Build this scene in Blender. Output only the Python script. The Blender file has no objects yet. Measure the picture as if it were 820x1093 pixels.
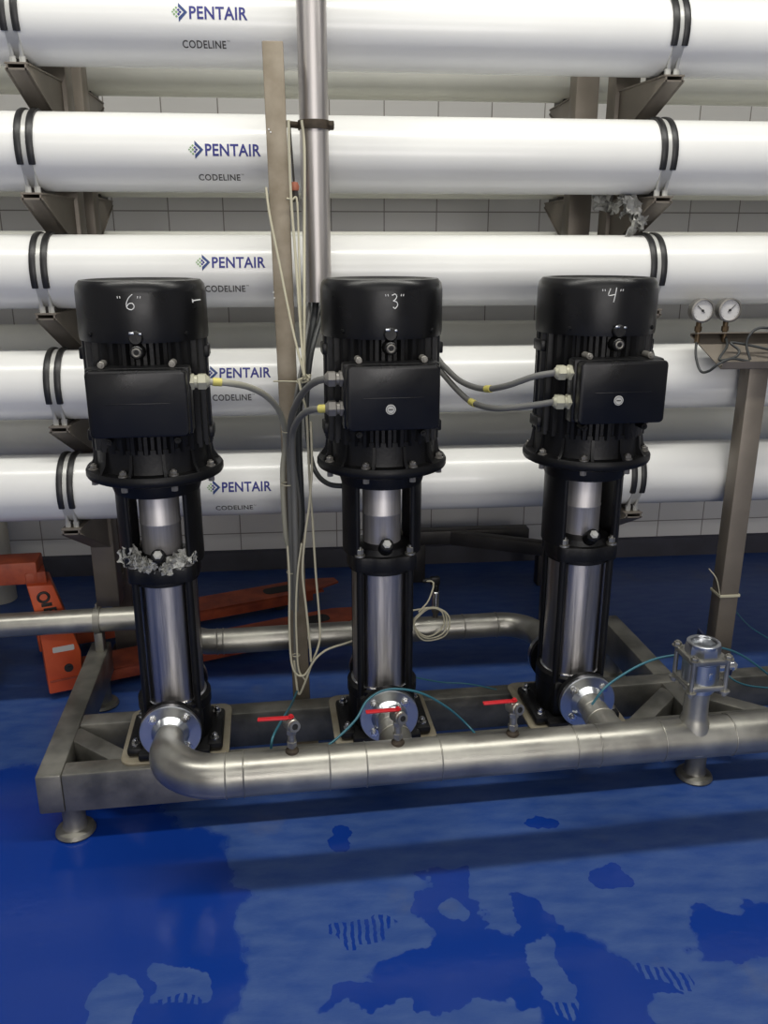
import bpy, bmesh, math, random
from math import sin, cos, pi, radians, atan2, sqrt, tan
from mathutils import Vector, Matrix

random.seed(7)
scene = bpy.context.scene
C = scene.collection

# ------------------------------------------------------------------ camera
FPX = 900.0; PITCH = radians(17.5); YAW = radians(5.5); EYE = 1.62
cam_data = bpy.data.cameras.new('camera')
cam_data.sensor_fit = 'VERTICAL'; cam_data.sensor_height = 36.0
cam_data.lens = 36.0 * FPX / 1093.0
cam_data.clip_start = 0.05; cam_data.clip_end = 60
cam = bpy.data.objects.new('camera', cam_data); C.objects.link(cam)
cam.location = (0, 0, EYE)
cam.rotation_euler = (pi/2 - PITCH, 0, -YAW)
scene.camera = cam

# ------------------------------------------------------------------ world, lamps, exposure
world = bpy.data.worlds.new('world'); scene.world = world; world.use_nodes = True
world.node_tree.nodes['Background'].inputs[0].default_value = (0.88, 0.85, 0.82, 1)
world.node_tree.nodes['Background'].inputs[1].default_value = 0.30

def area(name, loc, sx, sy, power, color, rot=(0, 0, 0)):
    l = bpy.data.lights.new(name, 'AREA'); l.shape = 'RECTANGLE'; l.size = sx; l.size_y = sy
    l.energy = power; l.color = color
    o = bpy.data.objects.new(name, l); C.objects.link(o); o.location = loc; o.rotation_euler = rot
    return o
area('ceiling_tube_row', (0.2, 1.62, 3.9), 5.2, 0.20, 120, (1.0, 0.98, 0.91))
area('ceiling_tube_row', (0.0, -1.6, 3.9), 5.0, 0.16, 70, (1.0, 0.97, 0.91))
area('frontal_fill_light', (0.6, -5.3, 2.1), 4.6, 1.5, 145, (1.0, 0.96, 0.94), (pi/2, 0, 0))  # unseen soft fill added behind the camera to brighten the rear vessels
area('ceiling_tube_row', (0.5, -5.0, 3.9), 6.0, 0.2, 60, (1.0, 0.97, 0.93))

scene.view_settings.view_transform = 'Standard'
scene.view_settings.look = 'None'
scene.view_settings.gamma = 1
scene.view_settings.use_curve_mapping = False
scene.view_settings.exposure = -0.13

# ------------------------------------------------------------------ coordinates
# pump skid frame: origin under the middle pump, turned a little from the wall
FO = Vector((0.222, 2.273, 0.0)); PHI = radians(2.5)
def S(u, v, z): return Vector((FO.x + u*cos(PHI) - v*sin(PHI), FO.y + u*sin(PHI) + v*cos(PHI), z))

_fw = Vector((sin(YAW)*cos(PITCH), cos(YAW)*cos(PITCH), -sin(PITCH)))
_rt = Vector((cos(YAW), -sin(YAW), 0)); _up = Vector((sin(YAW)*sin(PITCH), cos(YAW)*sin(PITCH), cos(PITCH)))
def sight(px, py): return _fw + _rt*((px-410)/FPX) - _up*((py-546.5)/FPX)
def at_y(px, py, Y):
    r = sight(px, py); return Vector((0, 0, EYE)) + r*(Y/r.y)
def at_z(px, py, Z):
    r = sight(px, py); return Vector((0, 0, EYE)) + r*((Z-EYE)/r.z)
def at_v(px, py, v):          # measured point on the skid plane at depth v
    r = sight(px, py); n = Vector((-sin(PHI), cos(PHI), 0)); t = (n.dot(FO)+v)/n.dot(r)
    return Vector((0, 0, EYE)) + r*t

# ------------------------------------------------------------------ materials
def mat(name, col, rough=0.5, metal=0.0, var=0.0, vscale=8.0, stretch=(1, 1, 1), bump=0.0, bscale=60.0, col2=None, rvar=0.0, coat=0.0, spec=None):
    m = bpy.data.materials.new(name); m.use_nodes = True
    nt = m.node_tree; b = nt.nodes['Principled BSDF']
    b.inputs['Base Color'].default_value = (*col, 1); b.inputs['Roughness'].default_value = rough
    b.inputs['Metallic'].default_value = metal
    if coat: b.inputs['Coat Weight'].default_value = coat; b.inputs['Coat Roughness'].default_value = 0.12
    if spec is not None: b.inputs['Specular IOR Level'].default_value = spec
    tc = nt.nodes.new('ShaderNodeTexCoord'); mp = nt.nodes.new('ShaderNodeMapping')
    mp.inputs['Scale'].default_value = stretch; nt.links.new(tc.outputs['Object'], mp.inputs[0])
    n = nt.nodes.new('ShaderNodeTexNoise'); n.inputs['Scale'].default_value = vscale; n.inputs['Detail'].default_value = 5
    nt.links.new(mp.outputs[0], n.inputs['Vector'])
    if var > 0 or col2:
        r = nt.nodes.new('ShaderNodeValToRGB')
        c2 = col2 if col2 else tuple(min(1, c*(1+var)) for c in col); c1 = col if col2 else tuple(c*(1-var) for c in col)
        r.color_ramp.elements[0].position = 0.35; r.color_ramp.elements[1].position = 0.68
        r.color_ramp.elements[0].color = (*c1, 1); r.color_ramp.elements[1].color = (*c2, 1)
        nt.links.new(n.outputs['Fac'], r.inputs[0]); nt.links.new(r.outputs[0], b.inputs['Base Color'])
    if rvar > 0:
        mr = nt.nodes.new('ShaderNodeMapRange'); mr.inputs[1].default_value = .3; mr.inputs[2].default_value = .7
        mr.inputs[3].default_value = max(0.02, rough-rvar); mr.inputs[4].default_value = rough+rvar
        nt.links.new(n.outputs['Fac'], mr.inputs[0]); nt.links.new(mr.outputs[0], b.inputs['Roughness'])
    if bump > 0:
        n2 = nt.nodes.new('ShaderNodeTexNoise'); n2.inputs['Scale'].default_value = bscale; n2.inputs['Detail'].default_value = 4
        nt.links.new(mp.outputs[0], n2.inputs['Vector'])
        bp = nt.nodes.new('ShaderNodeBump'); bp.inputs['Strength'].default_value = bump; bp.inputs['Distance'].default_value = 0.004
        nt.links.new(n2.outputs['Fac'], bp.inputs['Height']); nt.links.new(bp.outputs[0], b.inputs['Normal'])
    return m

M = {}
M['vessel'] = mat('gloss_white_fibreglass', (0.80, 0.80, 0.77), 0.26, 0, var=0.025, vscale=3, coat=0.1)
M['vessel_back'] = mat('shade_tinted_white_fibreglass', (0.78, 0.78, 0.71), 0.24, 0, var=0.05, vscale=3)  # same white as the front row, its shadowed cream tint put into the colour
M['black'] = mat('black_cast_enamel', (0.0045, 0.0045, 0.005), 0.42, 0, spec=0.32, bump=0.12, bscale=120, rvar=0.08, vscale=14)
M['blacksheet'] = mat('black_painted_sheet', (0.005, 0.005, 0.0055), 0.33, 0, spec=0.38, bump=0.04, bscale=90, rvar=0.07, vscale=12)
M['rubber'] = mat('black_rubber', (0.012, 0.012, 0.012), 0.42)
M['sleeve'] = mat('brushed_steel_sleeve', (0.46, 0.44, 0.43), 0.34, 1.0, var=0.22, vscale=7, stretch=(9, 9, 0.4), rvar=0.07, bump=0.15, bscale=40)
M['guard'] = mat('satin_steel_guard', (0.60, 0.58, 0.58), 0.48, 0.75, var=0.2, vscale=7, stretch=(9, 9, 0.4))
M['pipe'] = mat('pickled_stainless_pipe', (0.29, 0.28, 0.25), 0.38, 0.85, col2=(0.43, 0.42, 0.37), vscale=9, rvar=0.08, bump=0.12, bscale=30)
M['flange'] = mat('machined_flange', (0.52, 0.54, 0.56), 0.30, 1.0, var=0.08, vscale=12)
M['frame'] = mat('dull_stainless_frame', (0.15, 0.147, 0.128), 0.44, 0.7, col2=(0.28, 0.27, 0.235), vscale=11, rvar=0.1, bump=0.1, bscale=40)
M['rack'] = mat('brown_grey_steel', (0.19, 0.165, 0.135), 0.45, 0.35, var=0.14, vscale=6, bump=0.08)
M['post'] = mat('weathered_steel_post', (0.20, 0.165, 0.115), 0.5, 0.35, col2=(0.29, 0.25, 0.19), vscale=14, bump=0.1)
M['riser'] = mat('polished_stainless_riser', (0.52, 0.49, 0.47), 0.42, 0.9, var=0.12, vscale=8, stretch=(5, 5, 0.4), rvar=0.05)
M['clip'] = mat('pale_clip', (0.50, 0.50, 0.47), 0.35, 0.15)
M['chrome'] = mat('bright_steel', (0.75, 0.75, 0.74), 0.2, 1.0)
M['darksteel'] = mat('dark_steel', (0.07, 0.065, 0.06), 0.45, 0.5, var=0.2)
M['rust'] = mat('rusty_weld', (0.06, 0.045, 0.03), 0.7, 0.3, var=0.3, vscale=50)
M['plate'] = mat('stained_base_plate', (0.30, 0.26, 0.18), 0.45, 0.5, col2=(0.42, 0.38, 0.29), vscale=12)
M['orange'] = mat('orange_truck_paint', (0.50, 0.07, 0.02), 0.45, 0, col2=(0.62, 0.11, 0.03), vscale=7, bump=0.1)
M['darkorange'] = mat('scuffed_orange_paint', (0.26, 0.045, 0.02), 0.55, 0, col2=(0.46, 0.09, 0.03), vscale=14, bump=0.15)
M['white_cord'] = mat('pale_cord', (0.52, 0.49, 0.36), 0.55)
M['grey_cable'] = mat('grey_cable_sheath', (0.15, 0.15, 0.14), 0.5)
M['pale_cable'] = mat('pale_grey_cable_sheath', (0.36, 0.35, 0.28), 0.5)
M['dark_cable'] = mat('dark_cable_sheath', (0.035, 0.038, 0.038), 0.45)
M['teal_hose'] = mat('teal_air_hose', (0.03, 0.13, 0.17), 0.35)
M['yellow'] = mat('yellow_marker', (0.62, 0.55, 0.14), 0.5)
M['gland'] = mat('grey_beige_gland', (0.46, 0.45, 0.34), 0.42, 0.2)
M['gland_dark'] = mat('worn_grey_gland', (0.22, 0.21, 0.19), 0.4, 0.5)
M['red'] = mat('red_handle_coating', (0.50, 0.012, 0.018), 0.4)
M['redknob'] = mat('faded_red_plastic', (0.42, 0.14, 0.08), 0.5)
M['navy'] = mat('dark_blue_grip', (0.008, 0.012, 0.04), 0.4)
M['blue_ink'] = mat('blue_ink', (0.022, 0.025, 0.20), 0.5)
M['navy_ink'] = mat('navy_ink', (0.02, 0.05, 0.18), 0.5)
M['green_ink'] = mat('green_ink', (0.22, 0.38, 0.16), 0.5)
M['grey_ink'] = mat('dark_grey_ink', (0.075, 0.07, 0.065), 0.6)
M['chalk'] = mat('white_marker', (0.75, 0.75, 0.72), 0.7)
M['sticker'] = mat('pale_sticker', (0.52, 0.52, 0.48), 0.5)
M['black_ink'] = mat('black_ink', (0.015, 0.015, 0.015), 0.6)
M['dial'] = mat('white_dial', (0.60, 0.59, 0.57), 0.45)
M['brass'] = mat('brown_brass', (0.13, 0.09, 0.05), 0.45, 0.7)
M['plastic'] = mat('crumpled_clear_wrap', (0.40, 0.40, 0.37), 0.35, var=0.25, vscale=40)
M['pvc'] = mat('white_pvc', (0.55, 0.53, 0.45), 0.4)
M['nylon'] = mat('grey_nylon_wheel', (0.035, 0.035, 0.04), 0.5)

for k_ in ('sleeve', 'riser'):
    nt_ = M[k_].node_tree; b_ = nt_.nodes['Principled BSDF']; b_.inputs['Anisotropic'].default_value = 0.75
    tg = nt_.nodes.new('ShaderNodeTangent'); tg.direction_type = 'RADIAL'; tg.axis = 'Z'; b_.inputs['Anisotropic Rotation'].default_value = 0.25; nt_.links.new(tg.outputs[0], b_.inputs['Tangent'])

# tiles
def tile_mat():
    m = bpy.data.materials.new('white_wall_tiles'); m.use_nodes = True; nt = m.node_tree; b = nt.nodes['Principled BSDF']
    tc = nt.nodes.new('ShaderNodeTexCoord'); mp = nt.nodes.new('ShaderNodeMapping')
    mp.inputs['Rotation'].default_value = (pi/2, 0, 0); mp.inputs['Location'].default_value = (0.095, 0.195, 0)
    br = nt.nodes.new('ShaderNodeTexBrick'); br.offset = 0; br.inputs['Scale'].default_value = 1
    br.inputs['Brick Width'].default_value = 0.25; br.inputs['Row Height'].default_value = 0.395
    br.inputs['Mortar Size'].default_value = 0.0028; br.inputs['Mortar Smooth'].default_value = 0.1
    br.inputs['Color1'].default_value = (0.68, 0.67, 0.65, 1); br.inputs['Color2'].default_value = (0.64, 0.63, 0.61, 1)
    br.inputs['Mortar'].default_value = (0.25, 0.23, 0.21, 1)
    nt.links.new(tc.outputs['Object'], mp.inputs[0]); nt.links.new(mp.outputs[0], br.inputs['Vector'])
    nt.links.new(br.outputs['Color'], b.inputs['Base Color']); b.inputs['Roughness'].default_value = 0.3
    bp = nt.nodes.new('ShaderNodeBump'); bp.inputs['Strength'].default_value = 0.4; bp.inputs['Distance'].default_value = 0.002; bp.invert = True
    nt.links.new(br.outputs['Fac'], bp.inputs['Height']); nt.links.new(bp.outputs[0], b.inputs['Normal'])
    return m
M['tiles'] = tile_mat()

def floor_mat():
    m = bpy.data.materials.new('blue_epoxy_floor'); m.use_nodes = True; nt = m.node_tree; N = nt.nodes; L = nt.links
    b = N['Principled BSDF']; tc = N.new('ShaderNodeTexCoord')
    def noise(scale, detail=5, vec=None, st=None):
        n = N.new('ShaderNodeTexNoise'); n.inputs['Scale'].default_value = scale; n.inputs['Detail'].default_value = detail
        src = vec or tc.outputs['Object']
        if st:
            mp = N.new('ShaderNodeMapping'); mp.inputs['Scale'].default_value = st; mp.inputs['Rotation'].default_value = (0, 0, 0.3); L.new(src, mp.inputs[0]); src = mp.outputs[0]
        L.new(src, n.inputs['Vector']); return n
    def math_(op, a, bb=None, clamp=False):
        n = N.new('ShaderNodeMath'); n.operation = op; n.use_clamp = clamp
        for i, x in enumerate((a, bb)):
            if x is None: continue
            if isinstance(x, (int, float)): n.inputs[i].default_value = x
            else: L.new(x, n.inputs[i])
        return n.outputs[0]
    # warped position so that stain edges wander
    nw = noise(7, 4)
    vm = N.new('ShaderNodeVectorMath'); vm.operation = 'MULTIPLY_ADD'
    L.new(nw.outputs['Color'], vm.inputs[0]); vm.inputs[1].default_value = (0.22, 0.22, 0); 
    va = N.new('ShaderNodeVectorMath'); va.operation = 'ADD'; L.new(tc.outputs['Object'], va.inputs[0]); va.inputs[1].default_value = (-0.11, -0.11, 0)
    L.new(va.outputs[0], vm.inputs[2]); warped = vm.outputs[0]
    def blob(px0, py0, px1, py1):
        a = at_z((px0+px1)/2, py0, 0); c = at_z((px0+px1)/2, py1, 0); ctr = (a+c)/2
        l = at_z(px0, (py0+py1)/2, 0); r = at_z(px1, (py0+py1)/2, 0)
        sx = (r-l).length/2; sy = (a-c).length/2
        sb = N.new('ShaderNodeVectorMath'); sb.operation = 'SUBTRACT'; L.new(warped, sb.inputs[0]); sb.inputs[1].default_value = (ctr.x, ctr.y, 0)
        dv = N.new('ShaderNodeVectorMath'); dv.operation = 'DIVIDE'; L.new(sb.outputs[0], dv.inputs[0]); dv.inputs[1].default_value = (sx, sy, 1)
        ln = N.new('ShaderNodeVectorMath'); ln.operation = 'LENGTH'; L.new(dv.outputs[0], ln.inputs[0])
        return math_('MULTIPLY', math_('SUBTRACT', 1.0, ln.outputs['Value']), 14.0, True)
    wet = None
    for q in ((-260, 820, 215, 1180), (60, 880, 275, 1300), (445, 925, 520, 1025), (380, 1005, 640, 1075), (545, 945, 590, 1040), (560, 990, 705, 1160),
              (725, 965, 900, 1035), (335, 1045, 560, 1085), (560, 868, 598, 884), (640, 1060, 730, 1080), (355, 885, 385, 905), (640, 925, 672, 945)):
        o = blob(*q); wet = o if wet is None else math_('MAXIMUM', wet, o)
    dry = None
    for q in ((92, 1040, 150, 1130), (165, 1015, 222, 1080), (572, 1008, 615, 1090), (470, 960, 505, 995)):
        o = blob(*q); dry = o if dry is None else math_('MAXIMUM', dry, o)
    wet = math_('MULTIPLY', wet, math_('SUBTRACT', 1.0, dry))
    wv = N.new('ShaderNodeTexWave'); wv.inputs['Scale'].default_value = 17; wv.inputs['Distortion'].default_value = 2.5; wv.inputs['Detail Scale'].default_value = 2; L.new(tc.outputs['Object'], wv.inputs['Vector'])
    tread = None
    for q in ((338, 978, 424, 1008), (572, 1062, 622, 1110), (672, 1035, 745, 1062), (170, 1062, 215, 1100)):
        o = blob(*q); tread = o if tread is None else math_('MAXIMUM', tread, o)
    tread = math_('MULTIPLY', tread, math_('MULTIPLY', math_('SUBTRACT', wv.outputs['Fac'], 0.45), 8.0, True))
    wet = math_('MAXIMUM', wet, tread)
    big = noise(1.1, 3)
    far = math_('MULTIPLY', math_('SUBTRACT', big.outputs['Fac'], 0.52), 9.0, True)
    # dry, dusty paint
    dust = noise(9, 8, st=(1, 3, 1)); fine = noise(70, 3, st=(1, 6, 1))
    rp = N.new('ShaderNodeValToRGB'); rp.color_ramp.elements[0].position = 0.3; rp.color_ramp.elements[1].position = 0.75
    rp.color_ramp.elements[0].color = (0.014, 0.052, 0.225, 1); rp.color_ramp.elements[1].color = (0.055, 0.105, 0.270, 1)
    L.new(math_('ADD', math_('MULTIPLY', dust.outputs['Fac'], 0.75), math_('MULTIPLY', fine.outputs['Fac'], 0.25)), rp.inputs[0])
    sc = noise(3.2, 6); stain = math_('MULTIPLY', math_('SUBTRACT', sc.outputs['Fac'], 0.63), 8.0, True)
    mx0 = N.new('ShaderNodeMix'); mx0.data_type = 'RGBA'; L.new(math_('MULTIPLY', stain, 0.45), mx0.inputs[0]); L.new(rp.outputs[0], mx0.inputs[6]); mx0.inputs[7].default_value = (0.115, 0.125, 0.15, 1)
    mx = N.new('ShaderNodeMix'); mx.data_type = 'RGBA'; L.new(wet, mx.inputs[0]); L.new(mx0.outputs[2], mx.inputs[6]); mx.inputs[7].default_value = (0.005, 0.034, 0.235, 1)
    L.new(mx.outputs[2], b.inputs['Base Color'])
    rr = N.new('ShaderNodeMapRange'); L.new(wet, rr.inputs[0]); rr.inputs[3].default_value = 0.42; rr.inputs[4].default_value = 0.16
    L.new(rr.outputs[0], b.inputs['Roughness'])
    b.inputs['Specular IOR Level'].default_value = 0.35
    bp = N.new('ShaderNodeBump'); bp.inputs['Strength'].default_value = 0.22; bp.inputs['Distance'].default_value = 0.004
    nb = noise(26, 4); L.new(nb.outputs['Fac'], bp.inputs['Height']); L.new(bp.outputs[0], b.inputs['Normal'])
    return m
M['floor'] = floor_mat()
M['ceiling'] = mat('pale_ceiling', (0.5, 0.5, 0.5), 0.7)
M['skirt'] = mat('dark_skirting', (0.035, 0.035, 0.05), 0.5, var=0.2)

# ------------------------------------------------------------------ mesh helpers
def newbm(): return bmesh.new()
def merge(bm, t, mtx=None):
    if mtx is not None: bmesh.ops.transform(t, matrix=mtx, verts=t.verts)
    me = bpy.data.meshes.new('tmp'); t.to_mesh(me); t.free(); bm.from_mesh(me); bpy.data.meshes.remove(me)
def box(bm, c, s, bev=0.0, rot=None, seg=2):
    t = bmesh.new(); bmesh.ops.create_cube(t, size=1); bmesh.ops.scale(t, vec=s, verts=t.verts)
    if bev: bmesh.ops.bevel(t, geom=t.edges[:], offset=bev, segments=seg, affect='EDGES', profile=0.5)
    m = Matrix.Translation(c)
    if rot is not None: m = m @ rot
    merge(bm, t, m)
def basis(d):
    d = d.normalized(); a = Vector((0, 0, 1)) if abs(d.z) < 0.95 else Vector((1, 0, 0))
    x = a.cross(d).normalized(); y = d.cross(x); return x, y, d
def align(p, d):
    x, y, z = basis(d); m = Matrix((x, y, z)).transposed().to_4x4(); m.translation = p; return m
def lathe(bm, prof, seg=32, mtx=None, a0=0, a1=2*pi, closed_prof=False):
    t = bmesh.new(); full = abs((a1-a0)-2*pi) < 1e-6; n = seg if full else seg+1; rings = []
    for r, z in prof:
        rings.append([t.verts.new((r*cos(a0+(a1-a0)*k/seg), r*sin(a0+(a1-a0)*k/seg), z)) for k in range(n)] if r > 1e-6 else [t.verts.new((0, 0, z))])
    idx = list(range(len(prof))) + ([0] if closed_prof else [])
    for i0, i1 in zip(idx[:-1], idx[1:]):
        A, B = rings[i0], rings[i1]
        for k in range(seg):
            k2 = (k+1) % n
            try:
                if len(A) == 1 and len(B) == 1: continue
                if len(A) == 1: t.faces.new((A[0], B[k2], B[k]))
                elif len(B) == 1: t.faces.new((A[k], A[k2], B[0]))
                else: t.faces.new((A[k], A[k2], B[k2], B[k]))
            except ValueError: pass
    if not full and closed_prof:
        t.faces.new([r[0] for r in rings]); t.faces.new([r[-1] for r in rings])
    bmesh.ops.recalc_face_normals(t, faces=t.faces)
    merge(bm, t, mtx)
def cyl(bm, p0, p1, r, r2=None, seg=20, bev=0.0):
    p0 = Vector(p0); p1 = Vector(p1); h = (p1-p0).length; r2 = r if r2 is None else r2
    if bev: prof = [(0, 0), (r-bev, 0), (r, bev), (r2, h-bev), (r2-bev, h), (0, h)]
    else: prof = [(0, 0), (r, 0), (r2, h), (0, h)]
    lathe(bm, prof, seg, align(p0, p1-p0))
def hexbolt(bm, p, d, r, h, washer=True):
    p = Vector(p); d = Vector(d).normalized()
    if washer: cyl(bm, p, p+d*h*0.25, r*1.35, seg=18)
    cyl(bm, p+d*h*0.25, p+d*h, r, seg=6, bev=r*0.12)
    cyl(bm, p+d*h, p+d*h*1.25, r*0.5, seg=10)
def spline(pts, n=8):
    P = [Vector(p) for p in pts]; P = [2*P[0]-P[1]] + P + [2*P[-1]-P[-2]]; out = []
    for i in range(1, len(P)-2):
        a, b, c, d = P[i-1:i+3]
        for k in range(n):
            s = k/n; out.append(0.5*((2*b)+(c-a)*s+(2*a-5*b+4*c-d)*s*s+(3*b-a-3*c+d)*s**3))
    out.append(P[-2]); return out
def tube(bm, pts, r, seg=12, smooth=8, cap=True, radii=None):
    P = spline(pts, smooth) if smooth else [Vector(p) for p in pts]
    if len(P) < 2: return
    T = [(P[min(i+1, len(P)-1)]-P[max(i-1, 0)]).normalized() for i in range(len(P))]
    x, y, _ = basis(T[0]); rings = []
    for i, p in enumerate(P):
        x = (x - T[i]*x.dot(T[i])).normalized(); y = T[i].cross(x)
        rr = r if radii is None else radii(i/(len(P)-1))
        rings.append([bm.verts.new(p+(x*cos(2*pi*k/seg)+y*sin(2*pi*k/seg))*rr) for k in range(seg)])
    for A, B in zip(rings[:-1], rings[1:]):
        for k in range(seg): bm.faces.new((A[k], A[(k+1) % seg], B[(k+1) % seg], B[k]))
    if cap: bm.faces.new(rings[0][::-1]); bm.faces.new(rings[-1])
def prism(bm, poly, z0, z1, mtx=None, bev=0.0):
    t = bmesh.new(); a = [t.verts.new((x, y, z0)) for x, y in poly]; b = [t.verts.new((x, y, z1)) for x, y in poly]; n = len(poly)
    t.faces.new(a[::-1]); t.faces.new(b)
    for k in range(n): t.faces.new((a[k], a[(k+1) % n], b[(k+1) % n], b[k]))
    bmesh.ops.recalc_face_normals(t, faces=t.faces)
    if bev: bmesh.ops.bevel(t, geom=t.edges[:], offset=bev, segments=2, affect='EDGES', profile=0.5)
    merge(bm, t, mtx)
def rrect(w, h, r, n=5):
    out = []
    for cx, cy, a in ((w/2-r, h/2-r, 0), (-w/2+r, h/2-r, pi/2), (-w/2+r, -h/2+r, pi), (w/2-r, -h/2+r, 1.5*pi)):
        for k in range(n+1): out.append((cx+r*cos(a+pi/2*k/n), cy+r*sin(a+pi/2*k/n)))
    return out
def torus(bm, R, r, mtx, seg=40, s2=10):
    t = bmesh.new(); rings = []
    for k in range(seg):
        a = 2*pi*k/seg; rings.append([t.verts.new(((R+r*cos(2*pi*j/s2))*cos(a), (R+r*cos(2*pi*j/s2))*sin(a), r*sin(2*pi*j/s2))) for j in range(s2)])
    for k in range(seg):
        A, B = rings[k], rings[(k+1) % seg]
        for j in range(s2): t.faces.new((A[j], B[j], B[(j+1) % s2], A[(j+1) % s2]))
    merge(bm, t, mtx)
def obj(name, bm, m, parent=None, loc=None, rotz=0, sharp=38, label=None):
    bmesh.ops.recalc_face_normals(bm, faces=bm.faces) if len(bm.faces) < 40000 else None
    for f in bm.faces: f.smooth = True
    ca = radians(sharp)
    for e in bm.edges:
        e.smooth = not (len(e.link_faces) == 2 and e.calc_face_angle(0) > ca)
    me = bpy.data.meshes.new(name); bm.to_mesh(me); bm.free()
    ml = m if isinstance(m, (list, tuple)) else [m]
    for q in ml: me.materials.append(q)
    o = bpy.data.objects.new(name, me); C.objects.link(o)
    if parent: o.parent = parent
    if loc is not None: o.location = loc; o.rotation_euler = (0, 0, rotz)
    if label: o['label'] = label
    return o
def tag(o, label, cat, group=None, kind=None):
    o['label'] = label; o['category'] = cat
    if group: o['group'] = group
    if kind: o['kind'] = kind
    return o
def thing(name, label, cat, loc=(0, 0, 0), rotz=0, group=None):
    o = bpy.data.objects.new(name, None); C.objects.link(o); o.location = loc; o.rotation_euler = (0, 0, rotz)
    o.empty_display_size = 0.1
    return tag(o, label, cat, group)
def struct(name, bm, m):
    o = obj(name, bm, m); o['kind'] = 'structure'; return o
def text_bm(body, height, mapping, bold=0.0, spacing=1.0, width=None, step=0.008):
    cu = bpy.data.curves.new('t', 'FONT'); cu.body = body; cu.size = 1.0; cu.offset = bold; cu.space_character = spacing; cu.resolution_u = 3
    o = bpy.data.objects.new('t', cu); C.objects.link(o); bpy.context.view_layer.update()
    me = bpy.data.meshes.new_from_object(o); bpy.data.objects.remove(o); bpy.data.curves.remove(cu)
    t = bmesh.new(); t.from_mesh(me); bpy.data.meshes.remove(me)
    xs = [v.co.x for v in t.verts]; ys = [v.co.y for v in t.verts]
    x0, x1, y0, y1 = min(xs), max(xs), min(ys), max(ys); sy = height/(y1-y0); sx = (width/(x1-x0)) if width else sy
    for v in t.verts: v.co = ((v.co.x-x0)*sx, (v.co.y-(y0+y1)/2)*sy, 0)
    bmesh.ops.triangulate(t, faces=t.faces[:])
    for _ in range(3):
        E_ = [e for e in t.edges if e.calc_length() > step]
        if not E_: break
        bmesh.ops.subdivide_edges(t, edges=E_, cuts=1); bmesh.ops.triangulate(t, faces=t.faces[:])
    for v in t.verts: v.co = mapping(v.co.x, v.co.y)
    return t

# ================================================================== setting
b = newbm(); box(b, (0.5, -0.6, -0.05), (12.0, 10.0, 0.1)); struct('floor', b, M['floor'])
b = newbm(); box(b, (0.5, 4.28, 2.0), (12.0, 0.16, 4.0)); struct('wall_back', b, M['tiles'])
b = newbm(); box(b, (-5.42, -0.6, 2.0), (0.16, 10.0, 4.0)); struct('wall_left', b, M['tiles'])
b = newbm(); box(b, (6.42, -0.6, 2.0), (0.16, 10.0, 4.0)); struct('wall_right', b, M['tiles'])
b = newbm(); box(b, (0.5, -0.6, 4.06), (12.0, 10.0, 0.1)); struct('ceiling', b, M['ceiling'])
b = newbm(); prism(b, [(0, 0), (0.03, 0), (0.026, 0.02), (0.014, 0.095), (0, 0.105)], -5.3, 6.3, Matrix(((0, 0, 1, 0), (-1, 0, 0, 4.20), (0, 1, 0, 0), (0, 0, 0, 1))))
struct('baseboard_back', b, M['skirt'])

# ================================================================== pressure vessels and racks
VR = 0.1115; VY = 2.83; VZ = [2.235, 1.890, 1.543, 1.190, 0.845]
BANDL = -0.78; BANDR = 1.148
def vessel_body(b, x0, x1, y, z, r):
    m = Matrix(((0, 0, 1, x0), (1, 0, 0, y), (0, 1, 0, z), (0, 0, 0, 1))); L_ = x1-x0
    lathe(b, [(0, 0), (r*0.82, 0), (r*0.82, 0.03), (r*0.97, 0.035), (r, 0.06), (r, L_-0.06), (r*0.97, L_-0.035), (r*0.82, L_-0.03), (r*0.82, L_), (0, L_)], 72, m)
def strap_parts(root, x, y, z, r, side):
    # two rubber bands with a pale steel strip between, round the upper and front side
    b = newbm()
    for dx in (-0.0165, 0.0165):
        pts = [(x+dx, y - (r+0.004)*cos(a), z + (r+0.004)*sin(a)) for a in [radians(q) for q in range(-22, 191, 7)]]
        P = [Vector(p) for p in pts]; prev = None
        for p in P:
            n = Vector((0, p.y-y, p.z-z)).normalized()
            ring = [b.verts.new(p+Vector((sx*0.0095, 0, 0))+n*h) for sx, h in ((-1, -0.004), (-1, 0.003), (-0.6, 0.005), (0.6, 0.005), (1, 0.003), (1, -0.004))]
            if prev:
                for k in range(6): b.faces.new((prev[k], prev[(k+1) % 6], ring[(k+1) % 6], ring[k]))
            else: b.faces.new(ring)
            prev = ring
        b.faces.new(prev[::-1])
    st = obj('strap', b, M['rubber'], root, label='pair of black rubber bands')
    b = newbm(); prev = None
    for q in range(-60, 191, 6):
        a = radians(q); n = Vector((0, -cos(a), sin(a))); p = Vector((x, y, z)) + n*(r+0.0015)
        w = 0.007 if q > -20 else 0.017
        ring = [b.verts.new(p+Vector((sx*w, 0, 0))+n*h) for sx, h in ((-1, -0.002), (-1, 0.0025), (1, 0.0025), (1, -0.002))]
        if prev:
            for k in range(4): b.faces.new((prev[k], prev[(k+1) % 4], ring[(k+1) % 4], ring[k]))
        else: b.faces.new(ring)
        prev = ring
    b.faces.new(prev[::-1])
    obj('strip', b, M['clip'], st, label='pale translucent strip')
    b = newbm()
    for dx in (-0.013, 0.013):
        cyl(b, (x+dx, y-r*0.62, z-r*0.98), (x+dx, y-r*0.80, z-r*0.55), 0.006, seg=10)
        cyl(b, (x+dx, y-r*0.62, z-r*1.08), (x+dx, y-r*0.62, z-r*0.90), 0.0095, seg=6)
    obj('stud', b, M['clip'], st)
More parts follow.
